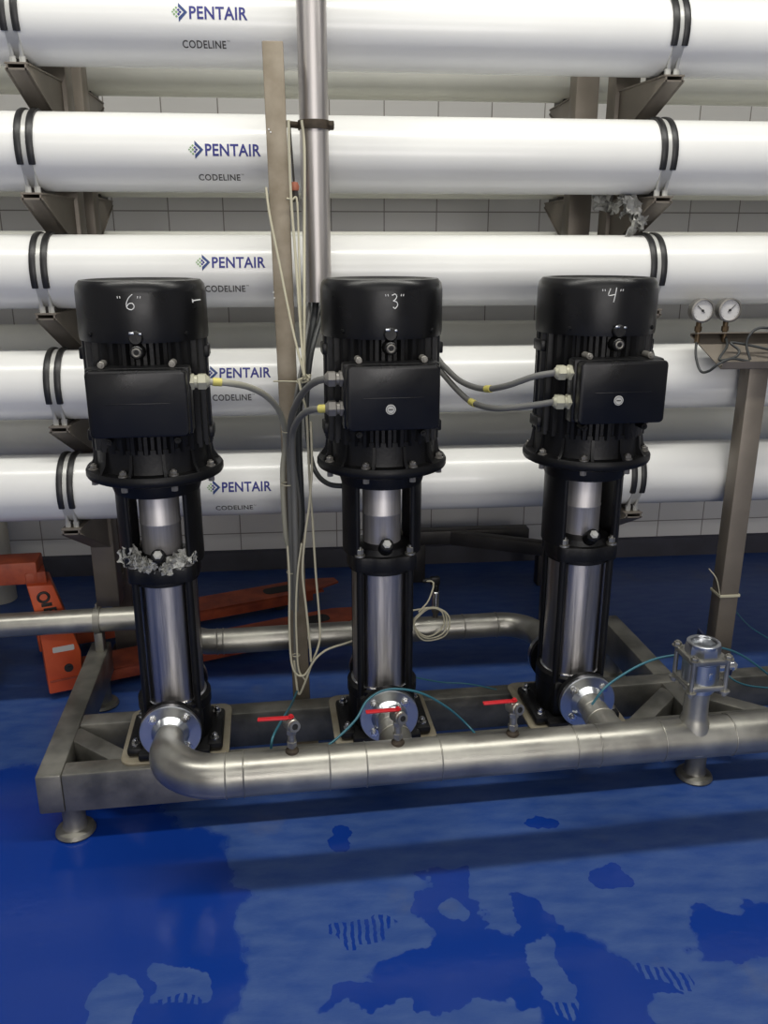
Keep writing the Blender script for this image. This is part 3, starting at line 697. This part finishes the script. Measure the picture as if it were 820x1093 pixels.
# three small tap valves with red handles
for i, (u, ang, lab) in enumerate(((-0.293, 3.12, 'small steel tap with red lever, left of the three, by the hanging cords'),
                               (-0.020, 3.17, 'small steel tap with red lever in front of the middle pump flange'),
                               (0.287, 3.17, 'small steel tap with red lever on the front pipe, left of the right pump'))):
    t = thing('sampling_tap', lab, 'tap', S(u, MV, MZ+MR-0.006), PHI, 'taps with red levers on the front pipe')
    b = newbm(); cyl(b, (0, 0, 0), (0, 0, 0.030), 0.0095, seg=16); cyl(b, (0, 0, 0.020), (0, 0, 0.036), 0.0135, seg=6, bev=0.0015); cyl(b, (0, 0, 0.036), (0, 0, 0.058), 0.010, seg=16)
    cyl(b, (0, 0, 0.056), (0, 0, 0.070), 0.0135, seg=6, bev=0.0015)
    obj('nipple', b, M['pipe'], t)
    b = newbm(); d = Vector((0.35, -0.90, 0.2)).normalized(); p = Vector((0, 0, 0.084))
    cyl(b, p-d*0.02, p+d*0.02, 0.0165, seg=20, bev=0.003); lathe(b, [(0.008, 0.02), (0.0145, 0.02), (0.0145, 0.026), (0.008, 0.026)], 16, align(p, d)); cyl(b, (0, 0, 0.068), (0, 0, 0.100), 0.012, seg=16, bev=0.002)
    vb = obj('tap_body', b, M['pipe'], t)
    b = newbm(); cyl(b, p+d*0.0195, p+d*0.0225, 0.0085, seg=14); obj('bore', b, M['black_ink'], vb)
    b = newbm(); rz = Matrix.Rotation(ang-pi, 4, 'Z')
    box(b, Vector((-0.046, 0, 0.103)), (0.075, 0.015, 0.005), 0.002, rz); box(b, Vector((-0.008, 0, 0.103)), (0.02, 0.013, 0.004), 0.001); hexbolt(b, (0, 0, 0.104), (0, 0, 1), 0.006, 0.006)
    obj('lever', b, M['red'], t, label='red lever')

# ================================================================== suction pipe behind the pumps
SR = 0.043; SV = 0.40
t = thing('suction_pipe', 'stainless pipe running behind the pumps and bending forward into the right pump', 'pipe', FO, PHI)
b = newbm(); pth = [(-3.0, 0.635, MZ), (-1.6, 0.635, MZ), (-0.84, 0.635, MZ), (-0.76, 0.615, MZ), (-0.66, 0.50, MZ), (-0.58, 0.42, MZ), (-0.50, SV, MZ), (-0.2, SV, MZ), (0.2, SV, MZ), (0.46, SV, MZ)]
Rb = PU[2]-0.46
tube(b, pth, SR, 30, 6)
arc = [(0.46+Rb*sin(a), SV-Rb+Rb*cos(a), MZ) for a in [k*pi/20 for k in range(11)]]
tube(b, arc + [(PU[2], 0.165, MZ)], SR, 30, 0)
tube(b, [(PU[1], SV, MZ), (PU[1], 0.165, MZ)], 0.038, 24, 0); tube(b, [(PU[0], 0.47, MZ), (PU[0], 0.165, MZ)], 0.038, 24, 0)
obj('pipe', b, M['pipe'], t)
for u in PU:
    b = newbm(); lathe(b, [(0.030, 0), (0.084, 0), (0.084, 0.017), (0.052, 0.017), (0.042, 0.03), (0.03, 0.03)], 40, align(Vector((u, 0.1437, MZ)), Vector((0, 1, 0)))); obj('flange', b, M['flange'], t)
for u in (-0.52, -0.50, -0.06, 0.085, 0.335, 0.455): weld(u, SV, MZ, (1, 0, 0), SR, 0.005, t)
b = newbm(); lathe(b, [(SR, -0.011), (SR+0.006, -0.011), (SR+0.006, 0.011), (SR, 0.011)], 32, align(Vector((-0.955, 0.635, MZ)), Vector((1, 0, 0))))
box(b, (-0.955, 0.635, MZ+SR+0.012), (0.006, 0.02, 0.022), 0.001); box(b, (-0.955, 0.635, (MZ-SR+FZ)/2), (0.03, 0.05, MZ-SR-FZ+0.006), 0.003)
obj('pipe_clamp', b, M['frame'], t)

# pressure transmitter standing on the suction pipe, and its coiled cord
tp = (0.235, SV, MZ+SR-0.002)
t = thing('pressure_transmitter', 'small steel pressure sensor with black plug standing on the rear pipe', 'sensor', S(*tp), PHI)
b = newbm(); cyl(b, (0, 0, 0), (0, 0, 0.03), 0.009, seg=14); cyl(b, (0, 0, 0.02), (0, 0, 0.035), 0.014, seg=6, bev=0.001); obj('stem', b, M['darksteel'], t)
b = newbm(); cyl(b, (0, 0, 0.035), (0, 0, 0.100), 0.0125, seg=24, bev=0.002); obj('body', b, M['chrome'], t)
b = newbm(); cyl(b, (0, 0, 0.100), (0, 0, 0.125), 0.011, seg=16, bev=0.002); box(b, (-0.004, 0, 0.140), (0.034, 0.022, 0.03), 0.005); cyl(b, (-0.018, 0, 0.143), (-0.045, 0, 0.140), 0.008, seg=14, bev=0.001); obj('plug', b, M['black'], t)
top = S(tp[0]-0.045, tp[1], tp[2]+0.140)
b = newbm(); cc = at_v(460, 664, 0.33); pts = [top, at_v(463, 622, 0.38), at_v(458, 640, 0.35), at_v(450, 650, 0.335)]
for k in range(0, 58):
    a = radians(140) - k*2*pi/18; rr = 0.050+0.0045*(k/18)+0.0015*sin(k*1.7); w = 0.33+0.006*sin(k*0.6)
    pts.append(cc + S(rr*cos(a), 0, rr*sin(a)) - S(0, 0, 0) + Vector((0.005*(k//18)-0.004, 0.004*cos(k*0.8), -0.006*(k/18)+0.006)))
pts += [at_v(438, 652, 0.34), at_v(425, 663, 0.36)]
tube(b, pts, 0.0028, 8, 3)
tag(obj('sensor_cord', b, M['white_cord']), 'thin pale cord coiled in loops on the rear pipe beside the middle pump', 'cord')

# ================================================================== post, riser, cords, cables
PY = 2.53
p0 = at_y(322, 741, PY); p1 = at_y(291, 45, PY)
base = at_y(323, 745, PY); d = (p1-p0).normalized(); foot = p0 + d*(-(p0.z)/d.z)
t = thing('cable_post', 'weathered brown flat-topped steel post leaning slightly between the left and middle pumps', 'post', foot)
b = newbm(); L_ = (p1-foot).length; m = align(Vector((0, 0, 0)), d)
x = Vector((1, 0, 0)); y = d.cross(x).normalized(); x = y.cross(d); R3 = Matrix((x, y, d)).transposed().to_4x4()
box(b, d*(L_/2), (0.056, 0.035, L_), 0.003, R3); obj('upright', b, M['post'], t)
b = newbm(); 
for (px, py) in ((292, 312), (293, 318), (289, 141), (287, 138)):
    w = at_y(px, py, PY-0.017)-foot; cyl(b, w, w+Vector((0, -0.002, 0)), 0.0022, seg=8)
obj('paint_speck', b, M['chalk'], t)
b = newbm(); box(b, (0, 0, 0.006), (0.10, 0.10, 0.012), 0.002); obj('foot_plate', b, M['post'], t)

RY = 2.60
r1 = at_y(338, 134, RY); rt0 = at_y(339.5, 320, RY)
t = thing('conduit_riser', 'vertical polished stainless tube coming down behind the middle pump', 'pipe', (rt0.x, RY, 1.462))
b = newbm(); lathe(b, [(0.041, 0), (0.041, 2.54), (0.038, 2.54), (0.038, 0)], 40, None, closed_prof=True)
obj('tube', b, M['riser'], t)
cz = r1.z-1.462; b = newbm(); lathe(b, [(0.041, cz-0.012), (0.045, cz-0.012), (0.046, cz), (0.045, cz+0.012), (0.041, cz+0.012)], 36)
box(b, (0.047, -0.006, cz), (0.018, 0.03, 0.022), 0.003); hexbolt(b, (0.047, -0.02, cz), (0, -1, 0), 0.007, 0.01)
cyl(b, (-0.042, 0, cz), (-0.088, -0.035, cz), 0.009, seg=12)
obj('clamp', b, M['rust'], t, label='rusty clamp band')
b = newbm(); cyl(b, (-0.068, -0.035, cz-0.005), (-0.060, -0.045, cz-0.17), 0.003, seg=8); obj('rod', b, M['darksteel'], t)
b = newbm(); lathe(b, [(0, -0.012), (0.012, -0.010), (0.014, 0), (0.010, 0.012), (0, 0.014)], 16, Matrix.Translation((-0.060, -0.05, cz-0.165))); obj('knob', b, M['redknob'], t, label='faded red knob')
b = newbm(); cyl(b, (-0.060, -0.05, cz-0.175), (-0.058, -0.05, cz-0.205), 0.010, seg=8); obj('knob_socket', b, M['darksteel'], t)

def cable(name, label, cat, pts, r, m, group=None, seg=10, marks=(), n=7):
    """pts: list of (px, py, v) on the skid's depth planes, or Vectors"""
    P = [p if isinstance(p, Vector) else at_v(*p) for p in pts]
    b = newbm(); tube(b, P, r, seg, n)
    if not marks: return tag(obj(name, b, m), label, cat, group)
    t = thing(name, label, cat, (0, 0, 0), 0, group); obj('sheath', b, m, t)
    Q = spline(P, n)
    for s in marks:
        i = min(len(Q)-2, max(0, int(s*(len(Q)-1)))); b = newbm(); dd = (Q[i+1]-Q[i]).normalized(); cyl(b, Q[i]-dd*0.010, Q[i]+dd*0.012, r*1.2, seg=12); obj('marker_sleeve', b, M['yellow'], t, label='yellow marker sleeve')
    # put the origin on the cable
    return t
g6 = S(PU[0]+0.160, -0.168, 1.306)
cable('power_cable', 'pale grey cable arching right from the left pump into the hanging bundle', 'cable',
      [g6, (245, 409, -0.15), (268, 414, -0.08), (287, 425, 0.0), (300, 443, 0.10), (305, 470, 0.18), (302, 500, 0.20), (303, 540, 0.20), (306, 575, 0.20), (312, 600, 0.20), (311, 640, 0.205)], 0.0085, M['pale_cable'], marks=(0.05,))
g3a = S(PU[1]-0.160, -0.168, 1.306); g3b = S(PU[1]-0.160, -0.168, 1.232)
cable('power_cable', 'mottled grey cable from the upper gland of the middle pump down into the bundle', 'cable',
      [g3a, (338, 407, -0.12), (328, 414, -0.04), (318, 428, 0.04), (311, 447, 0.10), (309, 475, 0.155), (310, 520, 0.16), (311, 560, 0.16), (312, 600, 0.16), (313, 650, 0.16)], 0.0095, M['grey_cable'])
cable('power_cable', 'grey cable with yellow sleeve from the lower gland of the middle pump', 'cable',
      [g3b, (335, 437, -0.14), (325, 441, -0.06), (316, 452, 0.02), (312, 470, 0.09), (314, 520, 0.125), (315, 560, 0.125), (316, 600, 0.125), (316, 652, 0.125)], 0.009, M['grey_cable'], marks=(0.04,))
cable('power_cable', 'thick dark cable sloping down from the riser end behind the middle pump', 'cable',
      [Vector((rt0.x-0.008, RY, 1.55)), Vector((rt0.x-0.008, RY, 1.45)), (331, 365, 0.29), (325, 395, 0.27), (320, 430, 0.25), (319, 470, 0.25), (321, 520, 0.25), (322, 560, 0.25), (317, 580, 0.245), (312, 565, 0.24), (310, 520, 0.245)], 0.0105, M['dark_cable'])
cable('power_cable', 'thin pale grey cable beside the thick dark one below the riser end', 'cable',
      [Vector((rt0.x-0.026, RY-0.012, 1.55)), Vector((rt0.x-0.026, RY-0.012, 1.45)), (326, 365, 0.24), (321, 395, 0.22), (316, 420, 0.20), (312, 460, 0.215), (315, 500, 0.215), (320, 540, 0.21), (319, 580, 0.21), (315, 620, 0.21), (315, 700, 0.21), (318, 720, 0.20)], 0.0045, M['grey_cable'])
cable('power_cable', 'dark cable at the right edge of the bundle looping round behind the middle pump', 'cable',
      [Vector((rt0.x+0.016, RY, 1.55)), Vector((rt0.x+0.016, RY, 1.45)), (333, 375, 0.24), (328, 420, 0.22), (328, 460, 0.20), (333, 492, 0.18), (340, 508, 0.14), (352, 517, 0.06), (368, 519, 0.03)], 0.0075, M['dark_cable'])
g4a = S(PU[2]-0.160, -0.168, 1.310); g4b = S(PU[2]-0.160, -0.168, 1.234)
cable('power_cable', 'upper grey cable with yellow sleeve sagging from the right pump towards the middle pump', 'cable',
      [g4a, (570, 402, -0.14), (540, 412, -0.08), (515, 415, 0.0), (492, 407, 0.08), (474, 391, 0.16), (455, 372, 0.22), (400, 350, 0.26), Vector((rt0.x+0.01, RY-0.01, 1.50))], 0.0085, M['grey_cable'], 'cables between right and middle pumps', marks=(0.34,))
cable('power_cable', 'lower grey cable with yellow sleeve sagging from the right pump towards the middle pump', 'cable',
      [g4b, (565, 433, -0.13), (530, 436, -0.07), (505, 430, 0.02), (488, 416, 0.09), (472, 398, 0.16), (455, 380, 0.22), (400, 365, 0.27), Vector((rt0.x+0.02, RY+0.01, 1.49))], 0.0085, M['grey_cable'], 'cables between right and middle pumps', marks=(0.38,))
cord = lambda label, pts, r=0.0032, n=7: cable('cord', label, 'cord', pts, r, M['white_cord'], n=n)
cord('thin pale cord hanging straight down between post and riser, left one', [(308, 128, 0.215), (309, 170, 0.22), (311, 215, 0.22), (316, 280, 0.205), (321, 350, 0.16), (325, 402, 0.10)], 0.004)
cord('thin pale cord hanging straight down beside the riser tube', [(322, 128, 0.25), (325, 160, 0.255), (325, 250, 0.225), (325, 330, 0.16), (325, 402, 0.115)], 0.004)
cord('thin pale cord slanting down across the brown post', [(284, 200, 0.215), (288, 230, 0.205), (298, 280, 0.19), (311, 345, 0.16), (322, 390, 0.12), (326, 405, 0.10)], 0.0035)
cord('thin pale cord hanging from the little shelf of wire under the clamp', [(306, 212, 0.235), (312, 213, 0.235), (317, 214, 0.235), (319, 260, 0.22), (321, 330, 0.18), (324, 400, 0.14)], 0.003)
cord('short pale cord tied horizontally across the post', [(292, 407, 0.215), (305, 407, 0.19), (318, 407, 0.165), (327, 404, 0.13)], 0.0022)
cord('pale cord dropping from the knot in a long loop beside the middle pump', [(319, 405, 0.09), (322, 420, 0.085), (327, 440, 0.09), (329, 480, 0.12), (331, 520, 0.14), (334, 560, 0.14), (337, 610, 0.13), (341, 660, 0.12), (341, 685, 0.11), (333, 708, 0.10), (325, 730, 0.095), (319, 741, 0.095), (316, 725, 0.10), (314, 705, 0.105)], 0.0036)
cord('pale cord bowed out to the left in the lower bundle', [(332, 450, 0.10), (333, 500, 0.10), (330, 540, 0.10), (326, 570, 0.095), (323, 610, 0.095), (327, 650, 0.09), (331, 690, 0.085), (332, 706, 0.085)], 0.0036)
cord('long pale cord ending in a lower loop left of the post foot', [(307, 583, 0.095), (309, 620, 0.09), (309, 670, 0.09), (311, 705, 0.085), (316, 719, 0.08), (324, 721, 0.08), (330, 714, 0.08), (338, 702, 0.08), (350, 693, 0.09), (368, 687, 0.10), (380, 683, 0.11)], 0.0034)
cord('pale cord making the inner lower loop by the post foot', [(322, 580, 0.10), (318, 610, 0.10), (316, 650, 0.095), (317, 690, 0.09), (319, 715, 0.085), (326, 726, 0.085)], 0.0030)
for (px, py, v, wd, lab) in ((308, 461, 0.14, 0.028, 'uppermost'), (308, 517, 0.165, 0.034, 'second'), (312, 611, 0.15, 0.026, 'third'), (316, 700, 0.088, 0.016, 'lowest')):
    b = newbm(); c = at_v(px, py, v); torus(b, 1, 0.06, Matrix.Translation(c+Vector((0, 0.005, 0))) @ Matrix.Diagonal((wd/2+0.004, wd*0.6, 0.030, 1)), 32, 6)
    tag(obj('cable_tie', b, M['white_cord']), 'pale tie round the cable bundle and post, %s of the four' % lab, 'cable tie', 'ties on the cable bundle')
b = newbm(); rk = random.Random(4); K = [at_v(324, 404, 0.11) + Vector((rk.uniform(-.022, .022), rk.uniform(-.012, .012), rk.uniform(-.014, .014))) for _ in range(16)]
tube(b, K, 0.0028, 7, 5); tag(obj('cord_knot', b, M['white_cord']), 'tangled knot of pale cord left of the upper gland of the middle pump', 'knot')

hose = lambda label, pts, r=0.0034: cable('air_hose', label, 'hose', pts, r, M['teal_hose'])
hose('thin teal hose curving up behind the left tap', [(289, 805, -0.30), (291, 788, -0.30), (299, 772, -0.22), (311, 752, 0.0), (317, 738, 0.09)])
hose('thin teal hose arching over the flange of the middle pump and trailing right', [(345, 799, -0.33), (360, 788, -0.30), (380, 768, -0.27), (392, 748, -0.22), (410, 737, -0.19), (432, 736, -0.18), (455, 742, -0.17), (480, 757, -0.15), (500, 775, -0.16), (513, 790, -0.22)])
hose('thin teal hose rising from the right pump flange to the big valve', [(632, 752, -0.30), (645, 735, -0.30), (662, 722, -0.28), (685, 709, -0.26), (705, 702, -0.25), (724, 699, -0.26)])
hose('teal hose looping on the frame to the right of the big valve', [(764, 690, -0.1), (785, 696, -0.05), (805, 708, 0.0), (830, 728, 0.02)])
hose('dark teal hose sagging low to the right behind the valve lever', [(770, 712, 0.08), (782, 725, 0.05), (800, 732, 0.04), (830, 735, 0.03)], 0.003)
hose('thin teal hose by the foot of the gauge post', [at_y(777, 640, 3.02), at_y(790, 658, 3.0), at_y(805, 672, 2.97), at_y(835, 690, 2.95)], 0.0025)
hose('short thin teal hose left of the foot of the gauge post', [at_y(775, 628, 2.98), at_y(765, 650, 2.97), at_y(755, 668, 2.95)], 0.0025)
hose('thin teal hose lying along the middle beam right of the middle pump', [(438, 722, 0.10), (470, 728, 0.12), (500, 730, 0.12), (530, 736, 0.12)], 0.0025)

# ================================================================== gauge stand
GY = 2.66; _c = at_y(802, 420, GY); GX = _c.x
zt = at_y(760, 357, GY+0.05).z; zb = at_y(790, 393, GY-0.07).z
W0 = at_y(737, 357, GY+0.05).x-GX; WL = at_y(770, 393, GY-0.07).x-GX
t = thing('gauge_stand', 'brown steel stand with a tray top holding two pressure gauges, right edge', 'stand', (GX, GY, 0))
b = newbm(); box(b, (0, 0, zb/2), (0.068, 0.068, zb), 0.005); obj('post', b, M['rack'], t)
b = newbm(); box(b, (0, 0, 0.006), (0.15, 0.15, 0.012), 0.002); obj('foot_plate', b, M['rack'], t)
b = newbm()
# sloping trapezoid tray with folded lips
W1 = -W0
Rf = lambda y, z: Vector((0, y, z))
def quadplate(P_, th):
    a = [b.verts.new(p) for p in P_]; n = (P_[1]-P_[0]).cross(P_[2]-P_[0]).normalized()*th; c = [b.verts.new(p-n) for p in P_]
    b.faces.new(a); b.faces.new(c[::-1])
    for k in range(len(P_)): b.faces.new((a[k], a[(k+1) % len(P_)], c[(k+1) % len(P_)], c[k]))
quadplate([Vector((WL, -0.07, zb)), Vector((-WL, -0.07, zb)), Vector((W1, 0.05, zt)), Vector((W0, 0.05, zt))], 0.004)
quadplate([Vector((WL, -0.07, zb)), Vector((WL, -0.075, zb+0.022)), Vector((-WL, -0.075, zb+0.022)), Vector((-WL, -0.07, zb))], 0.003)
quadplate([Vector((W0, 0.05, zt)), Vector((W1, 0.05, zt)), Vector((W1, 0.0, zt+0.008)), Vector((W0, 0.0, zt+0.008))], 0.004)
obj('tray', b, M['rack'], t)
for i, (px, lab, na) in enumerate(((750, 'left round pressure gauge on the tray of the gauge stand', 140), (779, 'right round pressure gauge on the tray of the gauge stand, needle pointing up right', 45))):
    c = at_y(px, 331.5-i*0.6, GY+0.01); g = thing('pressure_gauge', lab, 'gauge', (c.x, GY+0.018, zt+0.007), 0, 'pair of pressure gauges')
    cz = c.z-(zt+0.007); tilt = Matrix.Rotation(radians(-22), 4, 'X'); mm = Matrix.Translation((0, 0, cz)) @ Matrix.Rotation(radians(90), 4, 'X')
    rr = 0.036; b = newbm(); lathe(b, [(0, -0.026), (rr*0.92, -0.026), (rr, -0.020), (rr, 0.006), (rr*1.06, 0.008), (rr*1.06, 0.014), (rr*0.93, 0.016), (rr*0.90, 0.008), (0, 0.008)], 44, mm)
    case = obj('case', b, M['gland_dark'], g)
    b = newbm(); lathe(b, [(0, 0.0085), (rr*0.9, 0.0085), (rr*0.9, 0.0095), (0, 0.0095)], 40, mm); dial = obj('dial', b, M['dial'], case, label='white dial')
    b = newbm()
    for k in range(28):
        a = radians(-45+270*k/27); r0 = rr*(0.72 if k % 3 == 0 else 0.78); tube(b, [mm @ Vector((r0*cos(a), r0*sin(a), 0.0100)), mm @ Vector((rr*0.85*cos(a), rr*0.85*sin(a), 0.0100))], 0.0004, 5, 0)
    a = radians(na); tube(b, [mm @ Vector((-0.25*rr*cos(a), -0.25*rr*sin(a), 0.0110)), mm @ Vector((rr*0.66*cos(a), rr*0.66*sin(a), 0.0110))], 0.0011, 6, 0); cyl(b, mm @ Vector((0, 0, 0.0095)), mm @ Vector((0, 0, 0.013)), 0.004, seg=14)
    obj('needle', b, M['black_ink'], case)
    b = newbm(); cyl(b, (0, 0.008, -0.03), (0, 0.008, cz-rr+0.003), 0.0085, seg=14); cyl(b, (0, 0.008, 0.006), (0, 0.008, 0.022), 0.0115, seg=6, bev=0.001); obj('stem', b, M['brass'], g)
gh = lambda label, pts, r=0.0042: cable('gauge_tube', label, 'tube', pts, r, M['dark_cable'])
gh('dark teal tube looping down from under the left gauge', [at_y(744, 360, 2.69), at_y(743, 380, 2.66), at_y(748, 396, 2.63), at_y(757, 396, 2.60), at_y(768, 388, 2.58), at_y(782, 383, 2.59), at_y(800, 386, 2.59)])
gh('dark tube coiled on the tray below the right gauge', [at_y(775, 360, 2.68), at_y(776, 370, 2.63), at_y(768, 384, 2.59), at_y(785, 381, 2.60), at_y(789, 374, 2.61), at_y(780, 366, 2.63), at_y(792, 367, 2.63), at_y(812, 371, 2.62), at_y(840, 378, 2.61)])
gh('dark tube arching above the tray at the right edge', [at_y(801, 384, 2.59), at_y(797, 368, 2.61), at_y(801, 357, 2.61), at_y(812, 350, 2.61), at_y(835, 352, 2.61)])
b = newbm(); c = at_y(775, 632, 2.66); 
for (dx, dy, sx, sy) in ((0, -0.0355, 0.075, 0.003), (0, 0.0355, 0.075, 0.003), (-0.0365, 0, 0.003, 0.07), (0.0365, 0, 0.003, 0.07)): box(b, (GX+dx, GY+dy, c.z), (sx, sy, 0.010), 0.0008)
tube(b, [Vector((GX-0.036, GY-0.036, c.z)), at_y(765, 618, 2.61), at_y(757, 607, 2.61)], 0.002, 6, 4)
tag(obj('cable_tie', b, M['white_cord']), 'pale tie with loose tail round the gauge post', 'cable tie')

# ================================================================== pallet truck
JA = radians(20.5); JO = Vector((-0.925, 3.19, 0))
t = thing('pallet_truck', 'orange hand pallet truck parked behind the left pump, forks pointing right', 'pallet truck', JO, JA)
for s in (-1, 1):
    b = newbm(); w = 0.155
    poly = [(-0.14, -w/2), (1.05, -w/2), (1.20, -w/2+0.05), (1.20, w/2-0.05), (1.05, w/2), (-0.14, w/2)]
    m = Matrix.Translation((0, s*0.19, 0))
    prism(b, poly, 0.078, 0.086, m)
    for q in (-1, 1): box(b, (0.52, s*0.19+q*(w/2-0.004), 0.060), (1.06, 0.008, 0.05), 0.002)
    box(b, (1.06, s*0.19, 0.068), (0.10, w-0.02, 0.012), 0.003)
    fk = obj('fork', b, M['darkorange'], t, label='scuffed orange fork')
    b = newbm(); cyl(b, (0.90, s*0.19-0.045, 0.037), (0.90, s*0.19+0.045, 0.037), 0.037, seg=28, bev=0.004); obj('load_roller', b, M['nylon'], fk)
    b = newbm(); prism(b, rrect(0.17, 0.075, 0.03), 0.0862, 0.0872, Matrix.Translation((0.92, s*0.19, 0))); obj('roller_slot', b, M['black_ink'], fk)
# heel: leaning side plates, cross beam, pump and wheels
heel_sides = []
for s in (-1, 1):
    b = newbm(); m = Matrix.Translation((0, s*0.19, 0)) @ Matrix(((1, 0, 0, 0), (0, 0, 1, 0), (0, 1, 0, 0), (0, 0, 0, 1)))
    prism(b, [(-0.03, 0.03), (-0.02, 0.14), (-0.155, 0.14), (-0.15, 0.03)] if s > 0 else [(-0.03, 0.03), (-0.02, 0.18), (-0.055, 0.33), (-0.088, 0.46), (-0.175, 0.47), (-0.16, 0.36), (-0.15, 0.20), (-0.147, 0.03)], -0.075, 0.075, m, 0.006)
    hp = obj('heel_plate', b, M['orange'], t, label='orange upright heel plate')
    b = newbm(); cyl(b, (-0.07, s*0.19-0.075, 0.125), (-0.07, s*0.19-0.079, 0.125), 0.016, seg=20); cyl(b, (-0.07, s*0.19-0.079, 0.125), (-0.07, s*0.19-0.084, 0.125), 0.007, seg=12); obj('pivot_hole', b, M['black_ink'], hp)
b = newbm(); box(b, (-0.33, -0.13, 0.505), (0.44, 0.11, 0.085), 0.008, Matrix.Rotation(-0.28, 4, 'Z')); box(b, (-0.14, -0.18, 0.482), (0.07, 0.12, 0.05), 0.006); box(b, (-0.38, -0.02, 0.455), (0.20, 0.20, 0.05), 0.006)
obj('cross_head', b, M['darkorange'], t)
yy = -0.075-0.19
def jm(x0, z0): return lambda s, h: Vector((x0+h*1.0+0.10*s*0.6, yy-0.0012, z0-s))
b = text_bm('EU', 0.045, jm(-0.108, 0.375), bold=0.03, width=0.070); obj('decal_lettering', b, M['black_ink'], t, label='dark rotated letters')
b = newbm(); torus(b, 0.018, 0.005, align(Vector((-0.125, yy-0.0002, 0.418)), Vector((0, -1, 0))), 28, 8); box(b, (-0.117, yy-0.001, 0.388), (0.036, 0.002, 0.014), 0.0008); obj('decal_mark', b, M['black_ink'], t)
b = newbm(); prism(b, rrect(0.075, 0.022, 0.004), 0, 0.0012, Matrix(((1, 0, 0, -0.08), (0, 0, -1, yy), (0, 1, 0, 0.205), (0, 0, 0, 1)))); obj('decal_plate', b, M['sticker'], t, label='pale worn sticker')
b = newbm(); cyl(b, (-0.40, 0, 0.16), (-0.40, 0, 0.46), 0.065, seg=28, bev=0.01); cyl(b, (-0.48, 0.06, 0.20), (-0.48, 0.06, 0.42), 0.03, seg=20, bev=0.005); box(b, (-0.42, 0, 0.185), (0.20, 0.17, 0.06), 0.015); obj('hydraulic_pump', b, M['black'], t)
for s in (-1, 1):
    b = newbm(); cyl(b, (-0.40, s*0.045, 0.09), (-0.40, s*0.10, 0.09), 0.09, seg=36, bev=0.008); obj('steer_wheel', b, M['nylon'], t)
b = newbm(); cyl(b, (-0.40, -0.11, 0.09), (-0.40, 0.11, 0.09), 0.018, seg=16); box(b, (-0.40, 0, 0.13), (0.06, 0.06, 0.10), 0.01); obj('axle', b, M['darksteel'], t)
b = newbm(); cyl(b, (-0.49, 0, 0.36), (-0.72, 0, 0.60), 0.018, seg=16); box(b, (-0.49, 0, 0.36), (0.09, 0.07, 0.08), 0.01, Matrix.Rotation(-0.35, 4, 'Y')); obj('tow_handle', b, M['black'], t)

# white pipe standing against the wall at the far left
c = at_y(-8, 575, 3.9); b = newbm(); lathe(b, [(0.07, 0), (0.072, 0.004), (0.072, 0.62), (0.066, 0.63), (0.066, 0.01), (0.07, 0)], 36)
tag(obj('white_drum', b, M['pvc'], None, (c.x, 3.9, 0)), 'pale white plastic pipe standing on the floor behind the pallet truck, far left', 'pipe')
